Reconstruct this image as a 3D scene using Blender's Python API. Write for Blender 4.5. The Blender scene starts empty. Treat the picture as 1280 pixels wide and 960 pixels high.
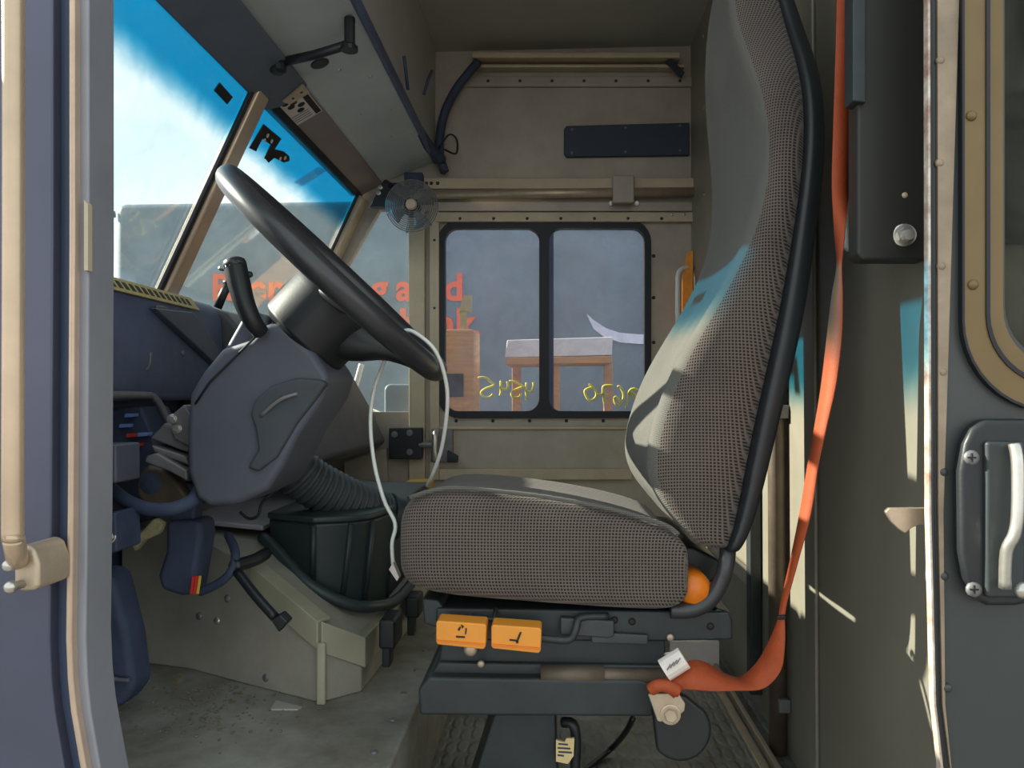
import bpy, bmesh, math, random
from mathutils import Vector, Matrix, Euler, noise
random.seed(7)
C = bpy.context.scene.collection
SC = bpy.context.scene
F = 967.0; ZC = 0.80
CAM_ROT = Euler((math.radians(90.9), 0, math.radians(2.96)))
RM = CAM_ROT.to_matrix()

# ------------------------------------------------------------------ geometry helpers
def P(px, py, Y):
    d = RM @ Vector(((px-640)/F, (480-py)/F, -1.0))
    t = Y/d.y
    return Vector((d.x*t, Y, ZC+d.z*t))
def PZ(px, py, z):
    d = RM @ Vector(((px-640)/F, (480-py)/F, -1.0))
    t = (z-ZC)/d.z
    return Vector((d.x*t, d.y*t, z))
def PX(px, py, x):
    d = RM @ Vector(((px-640)/F, (480-py)/F, -1.0))
    t = x/d.x
    return Vector((x, d.y*t, ZC+d.z*t))

def new_bm(): return bmesh.new()

def a_box(bm, x0, x1, y0, y1, z0, z1):
    vs = [bm.verts.new(p) for p in ((x0,y0,z0),(x1,y0,z0),(x1,y1,z0),(x0,y1,z0),(x0,y0,z1),(x1,y0,z1),(x1,y1,z1),(x0,y1,z1))]
    for f in ((0,3,2,1),(4,5,6,7),(0,1,5,4),(1,2,6,5),(2,3,7,6),(3,0,4,7)):
        bm.faces.new([vs[i] for i in f])
    return bm
def a_obox(bm, c, ax, ay, az, sx, sy, sz):
    c = Vector(c); ax = Vector(ax).normalized(); ay = Vector(ay).normalized(); az = Vector(az).normalized()
    vs = []
    for k in (-.5,.5):
        for (i,j) in ((-.5,-.5),(.5,-.5),(.5,.5),(-.5,.5)):
            vs.append(bm.verts.new(c+ax*sx*i+ay*sy*j+az*sz*k))
    for f in ((0,3,2,1),(4,5,6,7),(0,1,5,4),(1,2,6,5),(2,3,7,6),(3,0,4,7)):
        bm.faces.new([vs[i] for i in f])
    return bm
def a_prism(bm, pts, vec):
    """polygon of 3-D points extruded by vec"""
    vec = Vector(vec)
    a = [bm.verts.new(p) for p in pts]; b = [bm.verts.new(Vector(p)+vec) for p in pts]
    n = len(a)
    bm.faces.new(a); bm.faces.new(list(reversed(b)))
    for i in range(n):
        bm.faces.new([a[i], b[i], b[(i+1)%n], a[(i+1)%n]])
    return bm
def a_px(bm, pts, Y0, Y1):
    return a_prism(bm, [P(x,y,Y0) for x,y in pts], (0, Y1-Y0, 0))
def catmull(pts, n=6, closed=False):
    pts = [Vector(p) for p in pts]; out = []
    m = len(pts); rng = m if closed else m-1
    for i in range(rng):
        if closed:
            p0,p1,p2,p3 = pts[i-1],pts[i],pts[(i+1)%m],pts[(i+2)%m]
        else:
            p0 = pts[max(i-1,0)]; p1 = pts[i]; p2 = pts[i+1]; p3 = pts[min(i+2,m-1)]
        for k in range(n):
            t = k/n
            out.append(0.5*((2*p1)+(p2-p0)*t+(2*p0-5*p1+4*p2-p3)*t*t+(3*p1-p0-3*p2+p3)*t**3))
    if not closed: out.append(pts[-1])
    return out
def a_tube(bm, pts, r, seg=10, closed=False, smooth_n=0):
    if smooth_n: pts = catmull(pts, smooth_n, closed)
    pts = [Vector(p) for p in pts]
    n = len(pts); rings = []
    rad = (lambda i: r) if not isinstance(r, (list,tuple)) else (lambda i: r[min(int(i*len(r)/n), len(r)-1)])
    if callable(r): rad = lambda i: r(i/(n-1))
    up = None
    for i in range(n):
        if closed: t = (pts[(i+1)%n]-pts[i-1]).normalized()
        else: t = (pts[min(i+1,n-1)]-pts[max(i-1,0)]).normalized()
        if up is None:
            up = Vector((0,0,1)) if abs(t.z) < .9 else Vector((1,0,0))
        up = (up - t*up.dot(t)).normalized()
        s = t.cross(up)
        rr = rad(i)
        rings.append([bm.verts.new(pts[i]+up*rr*math.cos(a)+s*rr*math.sin(a)) for a in [2*math.pi*k/seg for k in range(seg)]])
    for i in range(n if closed else n-1):
        A = rings[i]; B = rings[(i+1)%n]
        for k in range(seg):
            bm.faces.new([A[k],A[(k+1)%seg],B[(k+1)%seg],B[k]])
    if not closed:
        bm.faces.new(list(reversed(rings[0]))); bm.faces.new(rings[-1])
    return bm
def a_lathe(bm, prof, origin, axis, seg=32):
    """prof: list of (radius, height along axis)"""
    axis = Vector(axis).normalized(); origin = Vector(origin)
    u = axis.orthogonal().normalized(); v = axis.cross(u)
    rings = []
    for r,h in prof:
        if r < 1e-5: rings.append([bm.verts.new(origin+axis*h)])
        else: rings.append([bm.verts.new(origin+axis*h+(u*math.cos(a)+v*math.sin(a))*r) for a in [2*math.pi*k/seg for k in range(seg)]])
    for A,B in zip(rings, rings[1:]):
        for k in range(seg):
            a0=A[k%len(A)]; a1=A[(k+1)%len(A)]; b0=B[k%len(B)]; b1=B[(k+1)%len(B)]
            vs=[]
            for q in (a0,a1,b1,b0):
                if q not in vs: vs.append(q)
            if len(vs)>=3: bm.faces.new(vs)
    for R,rev in ((rings[0],True),(rings[-1],False)):
        if len(R)>1: bm.faces.new(list(reversed(R)) if rev else R)
    return bm
def a_loft(bm, rings, cap=True):
    V = [[bm.verts.new(p) for p in r] for r in rings]; n=len(V[0])
    for A,B in zip(V,V[1:]):
        for k in range(n): bm.faces.new([A[k],A[(k+1)%n],B[(k+1)%n],B[k]])
    if cap: bm.faces.new(list(reversed(V[0]))); bm.faces.new(V[-1])
    return bm
def rrect(x0,y0,x1,y1,r,n=6):
    out=[]
    for cx,cy,a0 in ((x1-r,y0+r,-90),(x1-r,y1-r,0),(x0+r,y1-r,90),(x0+r,y0+r,180)):
        for k in range(n+1):
            a=math.radians(a0+90*k/n); out.append((cx+r*math.cos(a),cy+r*math.sin(a)))
    return out
def a_holed(bm, outer, holes, vec):
    """planar polygon with holes, extruded by vec"""
    edges=[]
    for loop in [outer]+holes:
        vs=[bm.verts.new(p) for p in loop]
        for i in range(len(vs)): edges.append(bm.edges.new((vs[i],vs[(i+1)%len(vs)])))
    r=bmesh.ops.triangle_fill(bm, use_beauty=True, use_dissolve=False, edges=edges)
    faces=[g for g in r['geom'] if isinstance(g,bmesh.types.BMFace)]
    e=bmesh.ops.extrude_face_region(bm, geom=faces, use_keep_orig=True)
    bmesh.ops.translate(bm, vec=Vector(vec), verts=[g for g in e['geom'] if isinstance(g,bmesh.types.BMVert)])
    return bm

# ------------------------------------------------------------------ object helpers
def finish(bm, name, mat, bevel=0, seg=2, smooth=False, sub=0, solid=0):
    bmesh.ops.remove_doubles(bm, verts=bm.verts, dist=1e-6)
    bmesh.ops.recalc_face_normals(bm, faces=bm.faces)
    me = bpy.data.meshes.new(name); bm.to_mesh(me); bm.free()
    o = bpy.data.objects.new(name, me); C.objects.link(o)
    if mat: me.materials.append(mat)
    if solid:
        m=o.modifiers.new('solid','SOLIDIFY'); m.thickness=solid; m.offset=0
    if bevel:
        m=o.modifiers.new('bevel','BEVEL'); m.width=bevel; m.segments=seg; m.limit_method='ANGLE'; m.angle_limit=math.radians(35)
        m.use_clamp_overlap=True
    if sub:
        m=o.modifiers.new('sub','SUBSURF'); m.levels=sub; m.render_levels=sub
    if smooth or sub:
        for p in me.polygons: p.use_smooth=True
    elif bevel:
        for p in me.polygons: p.use_smooth=True
        m=o.modifiers.new('wn','WEIGHTED_NORMAL'); m.keep_sharp=False
    return o
def root_of(o):
    while o.parent: o=o.parent
    return o
def part(name, bm, mat, parent, label=None, **k):
    o=finish(bm,name,mat,**k)
    r=root_of(parent)
    o.data.transform(Matrix.Translation(-r.location))
    o.parent=parent
    if label: o['label']=label
    return o
def tag(o,label,cat,group=None):
    o['label']=label; o['category']=cat
    if group: o['group']=group
    return o
def thing(name,label,cat,loc,group=None):
    o=bpy.data.objects.new(name,None); C.objects.link(o); o.empty_display_size=.05
    o.location=Vector(loc); return tag(o,label,cat,group)
def recenter(o):
    me=o.data
    xs=[v.co for v in me.vertices]
    c=Vector(((min(v.x for v in xs)+max(v.x for v in xs))/2,(min(v.y for v in xs)+max(v.y for v in xs))/2,min(v.z for v in xs)))
    me.transform(Matrix.Translation(-c)); o.location=c
    return o
def solo(name,bm,mat,label,cat,group=None,**k):
    o=recenter(finish(bm,name,mat,**k)); return tag(o,label,cat,group)
def struct(name,bm,mat,parent=None,**k):
    if parent: return part(name,bm,mat,parent,**k)
    o=finish(bm,name,mat,**k); o['kind']='structure'; return recenter(o)
def rivet(parent,pt,axis,r,mat,name='rivet',h=.4):
    bm=new_bm(); a_lathe(bm,[(r*1.0,-r*.3),(r,0),(r*.85,r*h),(r*.45,r*h*1.5),(0,r*h*1.65)],pt,axis,12)
    return part(name,bm,mat,parent,smooth=True)
def hexbolt(parent,pt,axis,r,mat,name='bolt'):
    bm=new_bm()
    a_lathe(bm,[(r*1.5,-r*.1),(r*1.5,r*.15),(r*1.3,r*.22)],pt,axis,20)
    a_lathe(bm,[(r,r*.2),(r,r*.75),(r*.85,r*.9)],pt,axis,6)
    return part(name,bm,mat,parent)

# ------------------------------------------------------------------ materials
def mat(name,col,rough=.6,metal=0,var=.15,scale=12,bump=.0,bscale=60,col2=None,spec=.5,stretch=None):
    m=bpy.data.materials.new(name); m.use_nodes=True
    nt=m.node_tree; N=nt.nodes; L=nt.links
    b=N['Principled BSDF']; b.inputs['Roughness'].default_value=rough; b.inputs['Metallic'].default_value=metal
    b.inputs['Specular IOR Level'].default_value=spec
    tc=N.new('ShaderNodeTexCoord')
    src=tc.outputs['Object']
    if stretch:
        mp=N.new('ShaderNodeMapping'); mp.inputs['Scale'].default_value=stretch; L.new(src,mp.inputs[0]); src=mp.outputs[0]
    nz=N.new('ShaderNodeTexNoise'); nz.inputs['Scale'].default_value=scale; nz.inputs['Detail'].default_value=5; nz.inputs['Roughness'].default_value=.65
    L.new(src,nz.inputs['Vector'])
    mx=N.new('ShaderNodeMix'); mx.data_type='RGBA'
    c=Vector(col); d=Vector(col2) if col2 else c*(1-var)
    e=c if col2 else c*(1+var*.6)
    mx.inputs[6].default_value=(*d,1); mx.inputs[7].default_value=(*e,1)
    rp=N.new('ShaderNodeValToRGB'); rp.color_ramp.elements[0].position=.32; rp.color_ramp.elements[1].position=.68
    L.new(nz.outputs['Fac'],rp.inputs[0]); L.new(rp.outputs[0],mx.inputs[0])
    L.new(mx.outputs[2],b.inputs['Base Color'])
    if bump:
        n2=N.new('ShaderNodeTexNoise'); n2.inputs['Scale'].default_value=bscale; n2.inputs['Detail'].default_value=3
        L.new(src,n2.inputs['Vector'])
        bp=N.new('ShaderNodeBump'); bp.inputs['Strength'].default_value=bump; bp.inputs['Distance'].default_value=.004
        L.new(n2.outputs['Fac'],bp.inputs['Height']); L.new(bp.outputs[0],b.inputs['Normal'])
    return m
def S(r,g,b):
    f=lambda v:(v/255/12.92 if v/255<=.04045 else ((v/255+.055)/1.055)**2.4)
    return (f(r),f(g),f(b))
def fabric(name,dark,light,pitch=.0052,rough=.9,contrast=1):
    m=bpy.data.materials.new(name); m.use_nodes=True
    nt=m.node_tree; N=nt.nodes; L=nt.links; b=N['Principled BSDF']; b.inputs['Roughness'].default_value=rough
    b.inputs['Specular IOR Level'].default_value=.15; b.inputs['Sheen Weight'].default_value=.15
    tc=N.new('ShaderNodeTexCoord'); sp=N.new('ShaderNodeSeparateXYZ'); L.new(tc.outputs['Object'],sp.inputs[0])
    def mth(op,a,bv):
        q=N.new('ShaderNodeMath'); q.operation=op
        for i,v in enumerate((a,bv)):
            if v is None: continue
            if isinstance(v,(int,float)): q.inputs[i].default_value=v
            else: L.new(v,q.inputs[i])
        return q.outputs[0]
    u=mth('SUBTRACT',sp.outputs[0],sp.outputs[1]); w=mth('ADD',sp.outputs[2],mth('MULTIPLY',sp.outputs[1],.35))
    k=2*math.pi/pitch
    s1=mth('SINE',mth('MULTIPLY',u,k),None); s2=mth('SINE',mth('MULTIPLY',w,k),None)
    mxn=mth('MAXIMUM',s1,s2)                      # dark holes between raised threads
    fac=mth('MULTIPLY',mth('ADD',mxn,.35),.8)
    nz=N.new('ShaderNodeTexNoise'); nz.inputs['Scale'].default_value=9; nz.inputs['Detail'].default_value=4
    L.new(tc.outputs['Object'],nz.inputs['Vector'])
    fac2=mth('MULTIPLY',fac,mth('ADD',nz.outputs['Fac'],.45))
    cl=N.new('ShaderNodeClamp'); L.new(fac2,cl.inputs[0])
    mx=N.new('ShaderNodeMix'); mx.data_type='RGBA'; mx.inputs[6].default_value=(*dark,1); mx.inputs[7].default_value=(*light,1)
    L.new(cl.outputs[0],mx.inputs[0]); L.new(mx.outputs[2],b.inputs['Base Color'])
    bp=N.new('ShaderNodeBump'); bp.inputs['Strength'].default_value=.35; bp.inputs['Distance'].default_value=.002
    L.new(mxn,bp.inputs['Height']); L.new(bp.outputs[0],b.inputs['Normal'])
    return m
def glass(name,tint=(1,1,1),dust=.08,dustcol=(.75,.78,.8),band=None,gloss=.04,scale=7):
    m=bpy.data.materials.new(name); m.use_nodes=True
    nt=m.node_tree; N=nt.nodes; L=nt.links; N.remove(N['Principled BSDF']); out=N['Material Output']
    tr=N.new('ShaderNodeBsdfTransparent'); tr.inputs[0].default_value=(*tint,1)
    gl=N.new('ShaderNodeBsdfGlossy'); gl.inputs['Roughness'].default_value=.03
    df=N.new('ShaderNodeBsdfDiffuse'); df.inputs[0].default_value=(*dustcol,1)
    tc=N.new('ShaderNodeTexCoord')
    nz=N.new('ShaderNodeTexNoise'); nz.inputs['Scale'].default_value=scale; nz.inputs['Detail'].default_value=7; nz.inputs['Roughness'].default_value=.7; nz.inputs['Distortion'].default_value=1.2
    L.new(tc.outputs['Object'],nz.inputs['Vector'])
    rp=N.new('ShaderNodeValToRGB'); rp.color_ramp.elements[0].position=.35; rp.color_ramp.elements[0].color=(dust*.35,)*3+(1,)
    rp.color_ramp.elements[1].position=.75; rp.color_ramp.elements[1].color=(dust*1.8,)*3+(1,)
    L.new(nz.outputs['Fac'],rp.inputs[0])
    m1=N.new('ShaderNodeMixShader'); L.new(rp.outputs[0],m1.inputs[0]); L.new(tr.outputs[0],m1.inputs[1]); L.new(df.outputs[0],m1.inputs[2])
    lw=N.new('ShaderNodeFresnel'); lw.inputs[0].default_value=1.25
    mu=N.new('ShaderNodeMath'); mu.operation='MULTIPLY'; mu.inputs[1].default_value=gloss*12; L.new(lw.outputs[0],mu.inputs[0])
    m2=N.new('ShaderNodeMixShader'); L.new(mu.outputs[0],m2.inputs[0]); L.new(m1.outputs[0],m2.inputs[1]); L.new(gl.outputs[0],m2.inputs[2])
    L.new(m2.outputs[0],out.inputs[0])
    if band:   # shade band fired into the upper part of the windshield: position along the glass height
        z0,z1,c=band
        geo=N.new('ShaderNodeNewGeometry'); sp=N.new('ShaderNodeSeparateXYZ'); L.new(geo.outputs['Position'],sp.inputs[0])
        mr=N.new('ShaderNodeMapRange'); mr.inputs[1].default_value=z0; mr.inputs[2].default_value=z1; mr.interpolation_type='SMOOTHSTEP'
        ad=N.new('ShaderNodeMath'); ad.operation='MULTIPLY_ADD'; ad.inputs[1].default_value=.03; L.new(nz.outputs['Fac'],ad.inputs[0]); L.new(sp.outputs[2],ad.inputs[2])
        L.new(ad.outputs[0],mr.inputs[0])
        mx=N.new('ShaderNodeMix'); mx.data_type='RGBA'; mx.inputs[6].default_value=(*tint,1); mx.inputs[7].default_value=(*c,1)
        L.new(mr.outputs[0],mx.inputs[0]); L.new(mx.outputs[2],tr.inputs[0])
    return m

M={}
M['alu']=mat('worn_aluminium_panel',S(172,162,148),.48,.15,.16,5,.06,30)
M['alu_tan']=mat('tan_painted_metal',S(190,174,148),.5,.1,.14,8,.05,40)
M['ceil']=mat('grey_roof_panel',S(176,172,164),.55,.1,.12,3)
M['head']=mat('pale_grey_header_paint',S(188,194,196),.5,.1,.1,4)
M['band']=mat('mauve_grey_header_strip',S(136,124,126),.55,.05,.12,5)
M['bulk']=mat('olive_grey_bulkhead_paint',S(140,134,120),.45,.1,.14,3,.03,20)
M['bulk_dark']=mat('shaded_olive_bulkhead_panel',S(132,128,116),.45,.1,.14,3,.03,20)  # bulkhead paint copied slightly darker for the seat's shadow on the panel
M['postdark']=mat('brown_worn_pole',S(105,92,80),.5,.3,.25,20)
M['fabric']=fabric('woven_seat_fabric',S(35,31,30),S(108,98,92),pitch=.0050)
M['fabric_front']=fabric('woven_seat_front_fabric',S(68,67,63),S(110,108,102),pitch=.0030)
M['blackpl']=mat('black_plastic',S(30,34,38),.45,0,.2,20,.05,200)
M['greyblack']=mat('charcoal_steel',S(50,56,58),.5,.2,.2,15,.05,80)
M['wheel']=mat('dark_grey_rim_plastic',S(52,52,56),.32,0,.15,30)
M['shroud']=mat('slate_grey_column_plastic',S(88,92,104),.5,0,.1,10,.04,300)
M['dash']=mat('haze_blue_dash_plastic',S(86,96,124),.55,0,.22,9,.06,120)  # blue veil of lens haze is mixed into this base colour
M['shroud_dk']=mat('worn_dark_bracket_steel',S(66,70,74),.5,.3,.2,20)
M['dashgrey']=mat('dark_brown_grey_dash',S(74,74,78),.6,0,.2,9)
M['dashdark']=mat('haze_blue_underdash',S(58,68,92),.7,0,.3,12)  # base colour lifted and blued for the same haze
M['bracket']=mat('dull_grey_bracket_steel',S(124,122,124),.5,.4,.2,18)
M['engine']=mat('olive_beige_engine_cover',S(158,154,142),.62,.05,.18,7,.08,40)
M['engine_lt']=mat('pale_engine_cover_edge',S(172,168,146),.5,.15,.12,9)
M['tub']=mat('dark_green_black_tub_plastic',S(48,60,62),.45,0,.15,8,.03,90)
M['hose']=mat('corrugated_hose_rubber',S(72,78,82),.6,0,.15,10)
M['platform']=mat('dirty_grey_step_paint',S(164,162,154),.75,0,.3,5,.25,35,col2=S(112,106,92))
M['orange']=mat('orange_webbing',S(160,68,29),.7,0,.12,50,.2,400)
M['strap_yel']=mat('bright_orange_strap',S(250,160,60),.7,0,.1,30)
M['orangeknob']=mat('orange_knob_plastic',S(225,120,20),.4,0,.1,20)
M['handle']=mat('orange_lever_plastic',S(226,146,52),.42,0,.06,20)
M['print']=mat('dark_print',S(32,28,26),.7)
M['white']=mat('white_cable_plastic',S(232,232,226),.4,0,.04,30)
M['whitetag']=mat('white_label_paper',S(224,212,206),.6,0,.06,60)
M['steel']=mat('bright_steel',S(200,196,188),.3,.8,.15,40)
M['steel_dull']=mat('dull_zinc_steel',S(190,172,150),.42,.5,.15,30)
M['purple']=mat('slate_purple_pillar_paint',S(80,83,102),.3,.25,.12,4)
M['pillaredge']=mat('grey_pillar_edge',S(140,140,148),.45,.2,.1,8)
M['pillardark']=mat('dark_blue_pillar_seal',S(62,74,98),.5,0,.1,8)
M['bead']=mat('tan_pillar_bead',S(196,172,152),.35,.4,.12,20)
M['grab']=mat('tan_grab_bar',S(196,172,146),.28,.4,.12,14)
M['door']=mat('dark_teal_grey_door_paint',S(62,66,66),.4,.15,.12,4)
M['door_trim']=mat('brown_window_surround',S(112,92,58),.4,.25,.12,8)
M['door_edge']=mat('worn_tan_door_edge',S(150,132,112),.5,.15,.3,14)
M['door_line']=mat('sun_white_door_edge',S(220,214,200),.5,.1,.3,30,col2=S(150,110,96))  # sunlight along the door lip is painted in as near-white
M['rubber']=mat('black_rubber_gasket',S(22,23,30),.55,0,.1,30)
M['yellow']=mat('yellow_paint_marker',S(232,222,40),.6,0,.05,40)
M['yellowpl']=mat('yellow_plastic',S(212,160,48),.5,0,.12,20)
M['vinyl_sticker']=mat('olive_yellow_sticker',S(176,160,104),.6,0,.2,90)
M['vanblue']=mat('faded_dark_blue_van_paint',S(112,128,138),.5,.1,.3,2.2,.0,30)
M['letter']=mat('orange_van_lettering',S(236,104,66),.6,0,.1,12)
M['smile']=mat('white_van_mark',S(220,222,238),.6,0,.05,12)
M['wood']=mat('tan_plywood',S(198,146,92),.6,0,.2,6,stretch=(1,1,12))
M['whitepaint']=mat('white_shelf_cover',S(226,224,226),.6,0,.06,10)
M['asphalt']=mat('asphalt',S(112,110,106),.9,0,.25,40,.3,200)
M['tyre']=mat('tyre_rubber',S(30,30,32),.8)
M['paper']=mat('pale_scrap_paper',S(176,172,160),.8)
M['foam']=mat('olive_foam_scrap',S(150,142,110),.9,0,.3,60)
M['grit']=mat('grey_brown_grit',S(120,112,94),.9,0,.3,60)
M['red']=mat('red_plastic',S(214,60,56),.5); M['bluef']=mat('pale_blue_plastic',S(120,150,214),.5)
M['redw']=mat('red_wire',S(210,54,44),.5); M['yelw']=mat('yellow_wire',S(220,180,60),.5)
M['bluegrey']=mat('blue_black_access_panel',S(44,58,74),.55,0,.12,10)
M['visor']=mat('dark_slate_visor_vinyl',S(90,98,112),.6,0,.1,10,.03,200)
M['retract']=mat('black_retractor_cover',S(38,37,33),.5,0,.15,6,.02,200)
M['teal_strap']=mat('pale_grey_belt_guide',S(150,160,160),.5)
def floor_mat():
    m=mat('diamond_plate_floor',S(140,138,130),.5,.35,.2,8,col2=S(96,94,84))
    nt=m.node_tree; N=nt.nodes; L=nt.links; b=N['Principled BSDF']
    tc=N.new('ShaderNodeTexCoord'); hs=[]
    for rot,off in ((45,0),(-45,.5)):
        mp=N.new('ShaderNodeMapping'); mp.inputs['Rotation'].default_value=(0,0,math.radians(rot)); mp.inputs['Scale'].default_value=(34,13,1); mp.inputs['Location'].default_value=(off,off,0)
        L.new(tc.outputs['Object'],mp.inputs[0])
        vo=N.new('ShaderNodeTexVoronoi'); vo.inputs['Randomness'].default_value=0; vo.inputs['Scale'].default_value=.8; L.new(mp.outputs[0],vo.inputs['Vector'])
        rp=N.new('ShaderNodeMapRange'); rp.inputs[1].default_value=.38; rp.inputs[2].default_value=.22; L.new(vo.outputs['Distance'],rp.inputs[0]); hs.append(rp.outputs[0])
    q=N.new('ShaderNodeMath'); q.operation='MAXIMUM'; L.new(hs[0],q.inputs[0]); L.new(hs[1],q.inputs[1])
    bp=N.new('ShaderNodeBump'); bp.inputs['Strength'].default_value=.6; bp.inputs['Distance'].default_value=.004
    L.new(q.outputs[0],bp.inputs['Height']); L.new(bp.outputs[0],b.inputs['Normal'])
    return m
M['floor']=floor_mat()
M['wind']=glass('windshield_glass',(.94,.97,.97),.06,(.8,.9,.95),band=(1.425,1.50,(.05,.47,.66)),gloss=.02)
M['pane']=glass('dusty_side_glass',(.92,.92,.98),.17,(.66,.66,.76),gloss=.03)
M['doorpane']=glass('dark_door_glass',(.6,.6,.55),.05,(.5,.5,.46),gloss=.02)
M['quarter']=glass('quarter_glass',(.95,.97,.97),.13,(.75,.78,.8),gloss=.03)

# ------------------------------------------------------------------ setting
YW=2.95   # passenger-side wall
XB=.527    # bulkhead behind the seat
ZR=2.13   # roof
bm=new_bm(); a_box(bm,-.262,1.1,.98,2.95,-.06,0); fl=struct('floor',bm,M['floor'])
# raised toe platform with riser
bm=new_bm(); a_box(bm,-1.0,-.262,.86,2.95,-.06,.2); pf=struct('trim_1',bm,M['platform'],bevel=.006)
for k in range(11):
    y=1.3+.13*k
    rivet(pf,Vector((-.30+.004*(k%2),y,.2)),(0,0,1),.007,M['bracket'],'rivet',.25)
bm=new_bm(); a_box(bm,-.78,1.1,.84,3.0,ZR,ZR+.03); struct('ceiling',bm,M['ceil'])

# passenger-side wall with its two window openings
def W(px,py,Y=YW): return P(px,py,Y)
outer=[Vector(p) for p in ((-1.0,YW,-.06),(-1.0,YW,1.03),(-.985,YW,1.03),(-.74,YW,1.563),(-.74,YW,ZR),(.6,YW,ZR),(.6,YW,-.06))]
win1=[W(x,y) for x,y in rrect(549,276,812,521,26)]
qpx=[(474,262),(511,262),(511,515),(398,515),(392,405)]
win2=[W(x,y) for x,y in qpx]
bm=new_bm(); a_holed(bm,outer,[win1,win2],(0,.04,0)); wr=struct('wall_right',bm,M['alu'])
def strip(pxr,Y0,Y1,m,name,bevel=.003,**k):
    bm=new_bm(); x0,y0,x1,y1=pxr
    a_px(bm,[(x0,y1),(x1,y1),(x1,y0),(x0,y0)],Y0,Y1)
    return part(name,bm,m,wr,bevel=bevel,**k)
strip((511,262,531,600),2.925,2.952,M['alu_tan'],'pillar_strip')
strip((537,262,549,600),2.93,2.952,M['alu_tan'],'pillar_strip')
strip((528,222,868,236),2.90,2.952,M['alu_tan'],'rail')
strip((545,265,868,277),2.92,2.952,M['alu_tan'],'rail')
strip((530,252,868,264),2.935,2.952,M['alu'],'rail')
strip((590,65,850,72),2.87,2.952,M['alu_tan'],'rail')
strip((590,80,856,84),2.90,2.952,M['alu_tan'],'rail')
strip((575,95,866,108),2.935,2.952,M['alu'],'rail')
strip((549,533,790,537),2.935,2.952,M['alu_tan'],'ledge')
strip((549,586,790,600),2.92,2.952,M['alu_tan'],'ledge')
bm=new_bm(); a_tube(bm,[P(535,243,2.905),P(868,240,2.905)],.018,14); part('track_tube',bm,M['steel_dull'],wr,smooth=True)
for px in list(range(570,800,46)): rivet(wr,P(px,526,2.95),(0,-1,0),.007,M['greyblack'],'rivet')
for px in range(575,860,42): rivet(wr,P(px,273,2.92),(0,-1,0),.006,M['greyblack'],'rivet')
for px in range(610,860,40): rivet(wr,P(px,101,2.935),(0,-1,0),.006,M['greyblack'],'rivet')
for py in (300,385,440,470): rivet(wr,P(543,py,2.93),(0,-1,0),.005,M['greyblack'],'rivet')
for py in (320,372,428): rivet(wr,P(817,py,2.95),(0,-1,0),.007,M['greyblack'],'rivet')
for px in (533,539,547): rivet(wr,P(px,229,2.90),(0,-1,0),.007,M['greyblack'],'rivet')
for px in (840,855): rivet(wr,P(px,268,2.92),(0,-1,0),.007,M['steel'],'rivet')

# window 1: rubber frame, two sliding panes, marker digits on the outside of the glass
w1=thing('window_1',None,None,P(680,521,2.96)); del w1['label'],w1['category']; w1['kind']='structure'
bm=new_bm(); a_holed(bm,[W(x,y,2.935) for x,y in rrect(547,274,814,523,28)],[[W(x,y,2.935) for x,y in rrect(556,285,674,514,16)],[W(x,y,2.935) for x,y in rrect(686,285,806,514,16)]],(0,.04,0))
part('window_frame',bm,M['rubber'],w1)
bm=new_bm(); a_px(bm,[(553,516),(678,516),(678,282),(553,282)],2.957,2.961); part('pane',bm,M['pane'],w1)
bm=new_bm(); a_px(bm,[(682,516),(809,516),(809,282),(682,282)],2.966,2.970); part('pane',bm,M['pane'],w1)
bm=new_bm(); a_px(bm,[(686,514),(692,514),(692,286),(686,286)],2.948,2.957); part('sash_bar',bm,mat('blue_grey_sash',S(80,90,130),.5),w1)
def wpx(x,y): return (540+x/3.693,270+y/3.693)
def qa(*l): return [(590+x/14.22,460+y/14.22) for x,y in l]
def qb(*l): return [(720+x/14.22,465+y/14.22) for x,y in l]
strokes=[qa((105,175),(200,165),(280,190),(330,245),(395,285),(350,325),(250,360),(180,405),(160,450),(200,505),(280,520),(340,500),(365,460)),
 qa((512,225),(510,350),(512,430),(495,490)),qa((625,240),(640,310),(615,375),(550,375),(480,340)),
 qa((660,230),(760,245),(830,280),(905,330),(830,360),(730,410),(700,470),(740,520),(820,520),(858,490),(862,455)),
 qa((968,260),(962,400),(972,575)),qa((1088,255),(1095,320),(1060,410),(1000,420),(935,400)),
 qb((225,215),(290,260),(350,340),(360,420),(310,485),(240,500),(190,450),(155,360),(170,315),(230,285),(290,275)),
 qb((370,405),(470,395),(565,410)),qb((655,240),(540,238),(485,260),(475,330),(490,450),(502,555)),
 qb((740,270),(770,255),(820,330),(845,420),(820,520),(760,580),(700,565),(680,470),(710,440),(750,480),(780,540)),
 qb((885,640),(910,520),(930,400),(965,320),(1030,295),(1090,320),(1130,365)),qb((965,330),(985,420),(1040,470),(1090,440),(1020,380),(985,350))]
for s in strokes:
    bm=new_bm(); a_tube(bm,[P(x,y,2.9735) for x,y in s],.0042,6,smooth_n=4)
    part('marker_digit_stroke',bm,M['yellow'],w1,smooth=True)
# window 2: quarter light
bm=new_bm(); a_px(bm,[(472,518),(513,518),(513,260),(472,260),(388,400),(394,518)],2.964,2.968)
w2=struct('window_2',bm,M['quarter'])
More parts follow.
